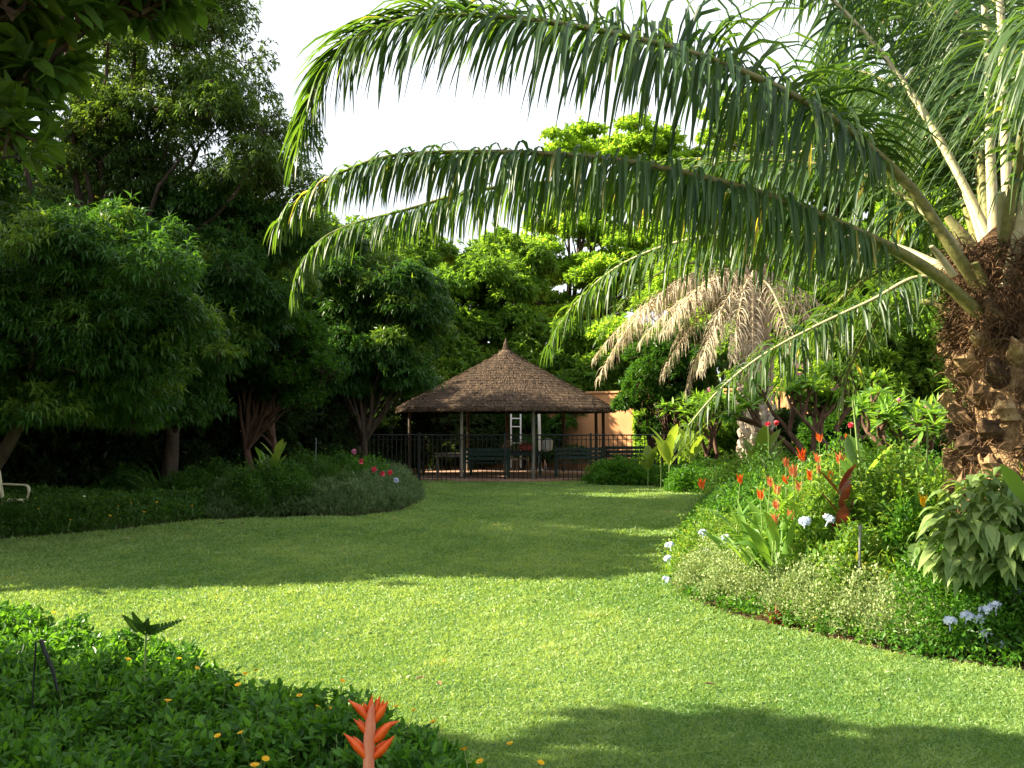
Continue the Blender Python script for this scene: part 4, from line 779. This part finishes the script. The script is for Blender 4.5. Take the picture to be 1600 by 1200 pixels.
for q in ((1200, 9.5, .5, 22, .62, .07, 'tall fan of glossy lance leaves under the two leftmost grouped orange flowers'), (1240, 9.6, .55, 18, .55, .08, 'fan of broad lance leaves behind the third silvery border plant'), (1160, 9.9, .3, 16, .55, .055, 'low dark fan of lance leaves right of the plumbago'), (1268, 9.3, .65, 16, .55, .075, 'fan of lance leaves under the tallest open orange flower'), (1230, 9.9, .6, 14, .6, .10, 'upright broad green leaves between the orange flowers'), (1365, 9.3, .85, 14, .5, .09, 'broad upright leaves left of the tall yellow-green bush top'), (1425, 9.4, .85, 14, .5, .10, 'broad upright leaves behind the yellow-orange flower'), (1480, 8.7, .8, 14, .5, .09, 'broad upright leaves at the left foot of the large palm'), (1300, 10.2, .8, 14, .5, .09, 'broad upright leaves behind the maroon canna')):
    fan(*q)
for q in ((1180, 9.9, .45, 20, .62, .075, 'dense clump of lance leaves behind the plumbago at the left tip of the bed'), (1218, 9.2, .5, 20, .6, .08, 'dense clump of lance leaves under the lowest salmon flowers'), (1285, 9.0, .6, 16, .55, .085, 'clump of lance leaves beside the right one of the two inner pale blue clusters'), (1400, 8.9, .95, 16, .5, .09, 'upright broad leaves breaking through the top of the tall bush'), (1455, 8.6, .85, 14, .5, .09, 'upright broad leaves beside the yellow-orange flower'), (1330, 9.4, .95, 14, .5, .10, 'upright broad leaves just right of the maroon canna')):
    fan(*q)
for i, (px, py, Y, lab) in enumerate(((1188, 772, 9.5, 'small salmon flower on a lance-leaved plant below the two leftmost grouped flowers'), (1247, 758, 9.4, 'salmon flower on a lance-leaved plant below the pale open one'), (1265, 742, 9.6, 'narrow orange bud on a lance-leaved plant between the two tallest'), (1228, 722, 10.1, 'orange flower on a lance-leaved plant left of the tallest, set further back'), (1298, 742, 9.5, 'orange flower on a lance-leaved plant just left of the maroon leaves'))):
    lance_plant(px, py, Y, lab, 6, 1.0, 'salmon' if i % 2 else 'orange', .42)
for px, py, Y, m, lab in ((1280, 686, 13, 'orange', 'orange flower on a thin stem left of the pale flower spike'), (1324, 686, 12.6, 'orange', 'orange flower on a thin stem right at the foot of the pale flower spike'), (1329, 664, 13.5, 'pinkred', 'pinkish red flower beside the top of the pale flower spike'), (1200, 663, 16, 'pinkred', 'small red flower in front of the pale palm trunk, left of its pair'), (1213, 661, 16, 'pinkred', 'small red flower in front of the pale palm trunk, right of its pair'), (1488, 672, 9.6, 'orange', 'orange flower beside the trunk of the large palm, lower of two'), (1498, 661, 9.8, 'orange', 'orange flower beside the trunk of the large palm, upper of two'), (1442, 785, 8.3, 'yellow', 'yellow-orange flower in front of the tall yellow-green bush'), (1032, 697, 26, 'orange', 'orange flower among the broad leaves by the fence'), (1096, 757, 17, 'orange', 'small orange flower over the far corner of the lawn')):
    top = at(px, py, Y); P = np.array([top[0], Y, 0]); t = thing('garden_flower', P, lab, 'flower', 'single flowers on thin stems'); T = top-P; b = Acc(); tube(b, [[0, 0, 0], [.01, 0, T[2]*.5], T-UP*.03], [.006, .005, .004], 5); b.build('stem', M['stem'], t)
    if m in ('orange', 'yellow'): bract_flower(t, T+UP*.02, 1.1 if Y < 14 else 1.8, m)
    else:
        a = Acc(); n = 22; leaves(a, np.repeat(T[None], n, 0), rdir(n)+UP*.4, rdir(n), .036*(Y/12), .03*(Y/12), .2, (.4, 1, .9, .3)); a.build('flower', M[m], t)
# --- cannas
def canna(name, px, pytop, Y, label, mleaf, n=6, LL=.5, W=.17, seed=0, tall=None):
    top = at(px, pytop, Y); P = np.array([top[0], Y, 0]); t = thing(name, P, label, 'plant', 'cannas in the right bed'); H = top[2]; b = Acc()
    tube(b, [[0, 0, 0], [.01, 0, H*.5], [0, 0, H*.86]], [.018, .014, .010], 8); b.build('stem', M['stem'], t)
    for i in range(n):
        an = i*2.2+seed; z = H*(.5+.42*i/n); a = Acc()
        leaves(a, np.array([[0, 0, z]]), np.array([[math.cos(an)*.6, math.sin(an)*.45, 1.]]), np.array([[-math.cos(an), -math.sin(an), 1.]]), LL*R.uniform(.8, 1.1), W*R.uniform(.85, 1.1), .35, (.12, .55, .9, 1, .92, .6, .06), .3, smooth=True); a.build('leaf', M[mleaf], t)
    if tall:
        q = at(*tall, Y)-P; a = Acc(); tube(a, spline([[0, 0, H*.8], [q[0]*.5, 0, (H*.8+q[2])/2], q], 8), np.linspace(.014, .007, 8), 7); leaves(a, np.repeat(q[None], 5, 0)-UP*.05, UP+rdir(5)*.25, rdir(5), .09, .025, 0, BR, .4); a.build('flower_spike', M['stem'], t)
canna('canna', 1312, 735, 8.9, 'maroon-leaved canna in the middle of the right bed', 'canna_r', 9, .32, .10, .3)
canna('canna', 1345, 705, 9.5, 'green canna with a tall pale flower spike', 'canna', 7, .42, .18, 1.1, (1333, 630))
canna('canna', 1390, 715, 9.6, 'green canna with broad leaves right of the tall spike', 'canna', 6, .40, .17, 2.0)
canna('canna', 1447, 715, 10.2, 'green canna with a thin spike between the broad leaves and the palm', 'heli', 5, .36, .10, .7, (1449, 668))
canna('canna', 1472, 695, 10.6, 'yellowing broad-leaved canna left of the palm trunk', 'canna_y', 5, .36, .16, 2.6)
canna('canna', 1600, 735, 7.4, 'green canna at the right edge of the photo', 'canna', 4, .4, .16, 3.4)
for i, (px, py, Y, lab) in enumerate(((1045, 690, 25.5, 'broad yellow-green canna near the fence, left of a pair'), (1078, 684, 26, 'broad yellow-green canna near the fence, right of a pair'), (1190, 705, 19.5, 'broad yellow-green canna in front of the pale palm'), (1012, 712, 27.5, 'small broad-leaved canna beside the fence'))):
    canna('canna', px, py, Y, lab, 'canna_y', 9, .75 if i != 3 else .5, .27, i*.9)
# thin grassy stalks
# grey stake
P = at(1341, 940, 8.35); q = at(1344, 822, 8.35); a = Acc(); tube(a, [[0, 0, 0], [(q-P)[0], 0, q[2]]], .011, 8); tube(a, [[(q-P)[0], 0, q[2]-.03], [(q-P)[0], 0, q[2]+.01]], .018, 8)
tag(a.build('plant_stake', M['metal']), 'thin grey metal stake standing in the silvery border plants', 'stake').location = (P[0], 8.35, 0)

# ---------------------------------------------------------------- beds of uncountable groundcover
def cover(name, label, poly, dens, hfun, leaf, asp, m, extra=None, k=5, stemmy=.0, prof=None, fold=0, up=.5, droop=.3, edge=.25, loc=None):
    poly = [np.array(p[:2]) for p in poly]; A = np.array(poly); lo, hi = A.min(0), A.max(0); n = int((hi-lo).prod()*dens)
    P = np.column_stack([rnd(n, lo[0], hi[0]), rnd(n, lo[1], hi[1]), np.zeros(n)]); P = P[inpoly(P, poly)]; ed = edge_dist(P, poly)
    h = hfun(P[:, 0], P[:, 1])*np.clip(.25+ed/edge, .25, 1); n = len(P); P[:, 2] = h*(1-.75*rnd(n)**1.6)
    Q = np.repeat(P, k, 0); N = len(Q); a = Acc()
    leaves(a, Q+rdir(N)*leaf*.5, rdir(N)+UP*up, UP+rdir(N)*.5, rnd(N, leaf*.7, leaf*1.25), rnd(N, leaf*.7, leaf*1.25)*asp, droop, prof, fold)
    v = P*np.array([0, 0, 1.]); i = R.choice(n, n//3, replace=False); leaves(a, P[i]*np.array([1, 1, 0]), UP+rdir(len(i))*.15, rdir(len(i)), P[i, 2], .006, 0, (1, .9, .6), 0, 1)
    return tag(a.build(name, [M[m], M['stem']]), label, 'ground cover', kind='stuff'), P
fb = [p[:2] for p in FB]+[[-1, .9], [-4.5, 2.2], [-5.2, FB[0][1]]]
hf = lambda x, y: .10+.16*bump2(x, y, 3.1, 11)+.05*bump2(x, y, 9, 12)+.15*cell(x, y, .17, 13)
_, FP = cover('foreground_groundcover', 'leafy green groundcover filling the bed at the lower left', fb, 1500, hf, .050, .46, 'gc', prof=(.25, 1, .85, .08), fold=.35, k=6, edge=.35, up=.45)
lb = [LBd[0][:2], LBd[1][:2], LBd[2][:2], LBd[3][:2], [LBd[3][0]+.2, 19.5], [-12, 19.5], [-12, LBd[0][1]]]
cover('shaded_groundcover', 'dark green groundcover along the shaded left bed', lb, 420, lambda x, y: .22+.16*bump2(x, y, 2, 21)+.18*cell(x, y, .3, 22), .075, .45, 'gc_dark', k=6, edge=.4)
lv = [p[:2] for p in LBd[3:]]+[[-3.9, 29.2], [-5.2, 27], [-6.2, 20.5]]
cover('grey_green_border', 'soft grey-green border plants rounding the tip of the left bed', lv, 520, lambda x, y: .15+.24*cell(x, y, .42, 31)+.22*cell(x, y, .16, 32)+.12*bump2(x, y, 2, 33), .12, .13, 'lav', k=7, up=1.1, edge=.5, droop=.25)
br = [p[:2] for p in back_r]+[[2.0, 29.7], [9.5, 29.7], [9.0, 22], RB[0][:2]+np.array([.1, 0])]
cover('far_groundcover', 'low green groundcover between the lawn and the right end of the fence', br, 260, lambda x, y: .28+.26*bump2(x, y, 1.7, 41), .11, .42, 'gc', k=5, edge=.5)
rb = [p[:2] for p in RB]+[[6, RB[-1][1]], [8, 15], [8, 22]]
cover('right_bed_groundcover', 'low green undergrowth between the plants of the right bed', rb, 330, lambda x, y: .14+.16*bump2(x, y, 3, 51)+.3*np.clip((y-11)/8, 0, 1), .065, .42, 'gc', k=5, edge=.6)
# yellow flowers of the groundcover
def daisy(s=1.):
    a = Acc(); n = 11; an = np.arange(n)*2*math.pi/n; D = np.column_stack([np.cos(an), np.sin(an), np.full(n, .25)])
    leaves(a, np.zeros((n, 3)), D, np.repeat(UP[None], n, 0), .020*s, .010*s, 0, (.5, 1, .9, .3)); tube(a, [[0, 0, -.004], [0, 0, .007*s]], [.007*s, .005*s], 8, 0); tube(a, [[0, 0, 0], [.004, 0, -.12]], .0022, 5, 2)
    return a.build('yellow_flower', [M['yellow'], M['orange'], M['stem']])
fl0 = None; flbig = None
YF = [(200, 1030), (280, 1029), (308, 1044), (340, 1150), (376, 1145), (383, 1053), (372, 1070), (400, 1047), (497, 1105), (517, 1107), (618, 1104), (646, 1110), (677, 1128), (725, 1171), (750, 1190), (797, 1162), (845, 1192), (468, 1087), (84, 957), (535, 1064), (398, 1196), (262, 1095), (415, 1186)]
def put_daisy(p, s, label, group):
    global fl0
    if fl0 is None: fl0 = daisy(); o = fl0
    else: o = fl0.copy(); col.objects.link(o)
    o.location = tuple(p); o.scale = (s, s, s); o.rotation_euler = (R.uniform(-.5, .3), R.uniform(-.4, .4), R.uniform(0, 6)); tag(o, label, 'flower', group)
for x, y in YF:
    z = .37 if x < 650 else (.28 if x < 760 else .20); g = gp(x, y, z)
    put_daisy(g, .8*R.uniform(.9, 1.25), 'small orange-yellow daisy on the foreground groundcover', 'orange-yellow daisies on the foreground groundcover')
for x, y in ((138, 778), (148, 782), (160, 776), (185, 790), (205, 786), (172, 806), (204, 782), (60, 795), (245, 785), (300, 790), (225, 800), (110, 812)):
    put_daisy(gp(x, y, .42), 1.2, 'small yellow daisy on the shaded groundcover of the left bed', 'yellow daisies on the shaded left bed')
# toothed silhouetted leaf plant in the foreground bed
def toothed():
    P = gp(215, 1010, .0); P = np.array([at(225, 985, 5.4)[0], 5.4, 0]); t = thing('toothed_leaf_plant', P, 'dark jagged-leaved weed standing out against the lit lawn', 'plant'); z0 = at(225, 990, 5.4)[2]
    b = Acc(); tube(b, [[0, 0, 0], [.01, 0, z0]], .006, 6); b.build('stem', M['stem'], t)
    for tip in ((287, 968), (190, 960), (206, 955), (250, 975), (232, 966)):
        q = at(*tip, 5.35)-P; s = np.array([0, 0, z0]); a = Acc(); v = q-s; L = np.linalg.norm(v); n = 9
        leaves(a, s[None], v[None], UP[None]+np.array([[0, -.6, 0]]), L, .035, .0, (.3, 1, .9, .7, .1), .2)
        u = np.linspace(.15, .9, n); B = s+v*u[:, None]; 
        for sg in (-1, 1): leaves(a, B, v[None]/L*.8+np.cross(v/L, np.array([0, 1., 0]))[None]*sg*.8, np.repeat(np.array([[0, -1., .5]]), n, 0), .045*(1.1-u), .022, 0, None)
        a.build('leaf', M['gc_dark'], t)
toothed()
# dark bent stake in the foreground bed
t = thing('garden_stake', at(60, 1065, 4.9), 'dark two-legged stake poking out of the foreground groundcover', 'stake'); o0 = at(60, 1065, 4.9); t.location = (o0[0], o0[1], 0)
Z = np.array([o0[0], o0[1], 0]); a = Acc(); tube(a, [at(50, 1085, 4.9)-Z-UP*.1, at(56, 1004, 4.9)-Z, at(66, 1001, 4.9)-Z], [.004, .005, .008], 6); a.build('leg', M['black'], t)
a = Acc(); tube(a, [at(64, 1000, 4.88)-Z, at(70, 1018, 4.88)-Z, at(83, 1048, 4.88)-Z, at(90, 1080, 4.88)-Z], [.010, .011, .009, .006], 8); a.build('leg', M['black'], t)

# --- the close orange heliconia flower
def heliconia():
    Y = 1.95; base = at(578, 1200, Y); t = thing('heliconia_flower', (base[0], Y, 0), 'bright orange-red heliconia flower rising at the bottom in front of the groundcover', 'flower'); O = np.array([base[0], Y, 0])
    def loc(x, y, dy=0): return at(x, y, Y+dy)-O
    b = Acc(); tube(b, [[0, 0, 0], [0, 0, .4], loc(577, 1230)], [.007, .006, .006], 8); b.build('stem', M['stem'], t)
    b = Acc(); P = spline([loc(576, 1240), loc(576, 1195), loc(577, 1155), loc(580, 1115), loc(583, 1097)], 16); tube(b, P, np.array([.0075]*2+list(np.linspace(.0105, .0105, 8))+list(np.linspace(.0095, .001, 6))), 14, flat=.75, smooth=True); b.build('spathe', M['stem_pink'], t)
    def bract(pts, w, nm='bract', dy=0.):
        S = spline([loc(x, y, dz) for x, y, dz in pts], 9); a = Acc(); prof = np.array([.35, .65, .88, 1, .92, .72, .5, .26, .03])
        T = nrm(np.gradient(S, axis=0)); vw = np.array([0, 1., 0]); sd_ = nrm(np.cross(T, vw)); V = []
        for i in range(9):
            ww = w*prof[i]; V += [S[i]-sd_[i]*ww+vw*0, S[i]-sd_[i]*ww*.5-vw*ww*.6, S[i]-vw*ww*.85, S[i]+sd_[i]*ww*.5-vw*ww*.6, S[i]+sd_[i]*ww, S[i]+vw*ww*.35]
        f = [[i*6+k, i*6+(k+1) % 6, (i+1)*6+(k+1) % 6, (i+1)*6+k] for i in range(8) for k in range(6)]; a.add(V, f, 0, R.random(), True); a.build('bract', M['bract'], t)
    for k, (pts, w) in enumerate((
        ([(576, 1190, 0), (563, 1172, -.004), (549, 1157, -.007), (536, 1145, -.010)], .0088), ([(576, 1186, .005), (566, 1168, .003), (557, 1156, 0), (551, 1150, -.003)], .0055),
        ([(578, 1188, .002), (593, 1175, 0), (606, 1161, -.004), (617, 1149, -.008)], .0088), ([(579, 1178, .006), (590, 1168, .004), (600, 1160, .002), (606, 1157, 0)], .005),
        ([(577, 1150, .002), (569, 1140, 0), (561, 1131, -.003), (552, 1123, -.006)], .0062), ([(577, 1146, .006), (569, 1134, .004), (563, 1127, .002), (560, 1123, 0)], .004),
        ([(579, 1162, .002), (592, 1150, 0), (606, 1134, -.004), (625, 1126, -.008)], .0098), ([(580, 1152, .006), (592, 1142, .004), (604, 1133, .002), (614, 1128, 0)], .0048),
        ([(578, 1128, .002), (567, 1113, 0), (555, 1102, -.003), (543, 1093, -.006)], .0078), ([(578, 1124, .006), (569, 1110, .004), (561, 1103, .002), (552, 1100, 0)], .005),
        ([(583, 1132, .002), (592, 1117, 0), (600, 1105, -.003), (607, 1094, -.006)], .0078), ([(584, 1122, .006), (591, 1110, .004), (597, 1100, .002), (600, 1092, 0)], .0045),
        ([(579, 1126, .004), (578, 1110, .004), (580, 1097, .002), (582, 1085, 0)], .0062), ([(584, 1122, .006), (588, 1109, .005), (591, 1097, .003), (595, 1085, 0)], .0058), ([(577, 1120, .008), (573, 1109, .008), (570, 1102, .006), (567, 1097, .004)], .0042), ([(587, 1112, .008), (588, 1103, .006), (588, 1096, .005), (588, 1089, .003)], .0035))):
        bract(pts, w)
heliconia()

# --- plants of the far left bed
P = np.array(gnd(262, 19.3)); t = thing('sword_leaved_plant', P, 'dark clump of long sword-shaped leaves in the shaded left bed', 'plant'); a = Acc(); n = 90
leaves(a, rdir(n)*np.array([.16, .16, 0]), rdir(n)*np.array([1, 1, .2])*.75+UP*1.15, rdir(n)+UP*.2, rnd(n, .7, 1.2), .035, .6, (.6, 1, .9, .6, .08), .3); a.build('foliage', M['gc_dark'], t)
canna('broad_leaved_plant', 430, 700, 19.6, 'pale yellow-green broad-leaved plant above the grey-green border on the left', 'canna_y', 9, .42, .15, .4)
canna('broad_leaved_plant', 412, 712, 20.2, 'smaller broad-leaved plant left of the pale yellow-green one', 'canna', 8, .4, .14, 1.4)
P = np.array(gnd(560, 23)); t = shrub('rose_bush', 'rose bush with pink and red flowers behind the tip of the left bed', P, 1500, .82, .85, .08, .5, 'gc', 'flowering shrub', k=5, shell=.4, rr=.08)
for x, y, m in ((553, 715, 'pink'), (565, 730, 'pinkred'), (522, 752, 'pinkred'), (547, 751, 'pinkred'), (597, 750, 'pinkred'), (572, 755, 'pinkred'), (610, 748, 'pinkred'), (619, 760, 'paleblue'), (585, 743, 'pinkred'), (534, 740, 'pinkred')):
    a = Acc(); n = 20; q = at(x, y-9, 20.6 if x > 580 else 21.6)-P; leaves(a, np.repeat(q[None], n, 0), rdir(n)+UP*.4, rdir(n), .062, .055, .2, (.4, 1, .9, .3)); a.build('flower', M[m], t)
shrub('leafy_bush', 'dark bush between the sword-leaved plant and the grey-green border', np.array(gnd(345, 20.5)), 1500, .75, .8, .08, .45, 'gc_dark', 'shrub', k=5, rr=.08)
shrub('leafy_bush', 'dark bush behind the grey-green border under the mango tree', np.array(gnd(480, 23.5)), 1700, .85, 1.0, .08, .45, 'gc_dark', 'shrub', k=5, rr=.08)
shrub('leafy_bush', 'low dark bush at the foot of the fence on the right of the gazebo', np.array(gnd(965, 28.6)), 1600, .62, .8, .09, .45, 'gc', 'shrub', k=5, rr=.08)
shrub('leafy_bush', 'rounded low hedge-like bush at the far right end of the lawn', np.array(gnd(1110, 25.5)), 2400, .62, 1.1, .08, .45, 'gc', 'shrub', k=5, rr=.08, shell=.7)
P = np.array(gnd(493, 21.5)); t = thing('sprinkler_stake', P, 'thin metal stake with a small flat disc in the left bed', 'stake'); b = Acc(); tube(b, [[0, 0, 0], [.01, 0, 1.35]], .008, 8); b.build('rod', M['metal'], t)
b = Acc(); tube(b, [[0, 0, .52], [0, 0, .535]], .16, 16); b.build('disc', M['postg'], t)
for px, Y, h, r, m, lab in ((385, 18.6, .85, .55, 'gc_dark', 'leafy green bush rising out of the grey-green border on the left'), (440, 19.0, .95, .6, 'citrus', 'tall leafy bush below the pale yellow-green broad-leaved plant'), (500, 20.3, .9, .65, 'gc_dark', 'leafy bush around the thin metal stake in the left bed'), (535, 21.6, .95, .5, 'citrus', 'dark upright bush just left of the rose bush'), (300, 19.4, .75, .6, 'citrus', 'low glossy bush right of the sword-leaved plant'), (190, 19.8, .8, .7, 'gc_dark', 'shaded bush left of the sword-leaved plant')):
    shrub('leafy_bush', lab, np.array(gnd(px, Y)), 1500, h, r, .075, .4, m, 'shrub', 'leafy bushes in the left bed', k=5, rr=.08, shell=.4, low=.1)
# cream plastic chair cut by the left edge
def plastic_chair():
    P = at(3, 780, 16.6); P = np.array([P[0], 16.6, 0]); t = thing('plastic_chair', P, 'cream moulded plastic armchair at the left edge', 'chair'); t.rotation_euler.z = rad(68)
    a = Acc(); box(a, (0, 0, .42), (.5, .48, .035), 0, bev=.015); a.build('seat', M['cream'], t)
    a = Acc()
    for x in np.linspace(-.19, .19, 5): box(a, (x, .29, .68), (.06, .022, .48), 0, 0, -.22, bev=.008)
    box(a, (0, .35, .92), (.48, .03, .09), 0, 0, -.22, bev=.014)
    for s in (-1, 1): box(a, (s*.235, .29, .68), (.05, .035, .50), 0, 0, -.22, bev=.012)
    a.build('backrest', M['cream'], t)
    for s in (-1, 1):
        a = Acc(); tube(a, spline([[s*.26, .26, .66], [s*.29, 0, .655], [s*.29, -.22, .64], [s*.27, -.27, .55], [s*.255, -.25, .43]], 14), .026, 8, flat=.6); a.build('armrest', M['cream'], t)
        for y in (-.2, .2): a = Acc(); box(a, (s*.22, y, .205), (.05, .05, .41), 0, 0, (-.1 if y > 0 else .08), bev=.01); a.build('leg', M['cream'], t)
plastic_chair()
a = Acc(); box(a, (0, 0, .30), (.9, .5, .05), 0, bev=.01)
for x in (-.36, .36): box(a, (x, 0, .135), (.1, .4, .27), 0, bev=.01)
tag(a.build('low_table', M['postg']), 'low pale slab table in the shade right of the cream chair', 'table').location = tuple(np.array(gnd(72, 19.8)))
# white gate seen beside the palm trunk
t = thing('white_gate', gnd(1492, 24), 'white slatted gate seen between the frangipani and the large palm', 'gate'); t.location.z = 0
for k in range(6):
    a = Acc(); box(a, (-.35+k*.14, 0, 1.35), (.06, .03, 1.9), 0, bev=.006); a.build('slat', M['white'], t)
a = Acc(); box(a, (0, .031, .9), (.86, .03, .08), 0); box(a, (0, .031, 2.0), (.86, .03, .08), 0); a.build('rail', M['white'], t)
# fallen leaves on the lawn
for i, (x, y, lab) in enumerate(((340, 820, 'curled brown fallen leaf on the shaded lawn, left of its pair'), (378, 820, 'curled brown fallen leaf on the shaded lawn, right of its pair'), (676, 756, 'pale fallen leaf on the lawn near the fence'), (1020, 757, 'orange fallen leaf at the far edge of the lawn'), (195, 843, 'yellowish fallen leaf at the edge of the shaded groundcover'), (650, 1066, 'dark fallen leaf on the sunlit lawn, left of its pair'), (688, 1075, 'dark fallen leaf on the sunlit lawn, right of its pair'), (1118, 1074, 'reddish fallen leaf on the sunlit lawn'), (330, 976, 'small red-brown fallen leaf just beyond the jagged weed'))):
    a = Acc(); s = 1.8 if y < 900 else 1.; leaves(a, np.array([[0, 0, .02]]), np.array([[1, .4, .35]]), UP[None], .07*s, .035*s, .4, (.2, .9, 1, .1), .5)
    g = gp(x, y, .02); o = a.build('fallen_leaf', M['boot'] if i not in (2, 4) else M['palm_dead']); o.location = (g[0], g[1], .02); o.rotation_euler.z = i*1.3; tag(o, lab, 'leaf', 'fallen leaves on the lawn')
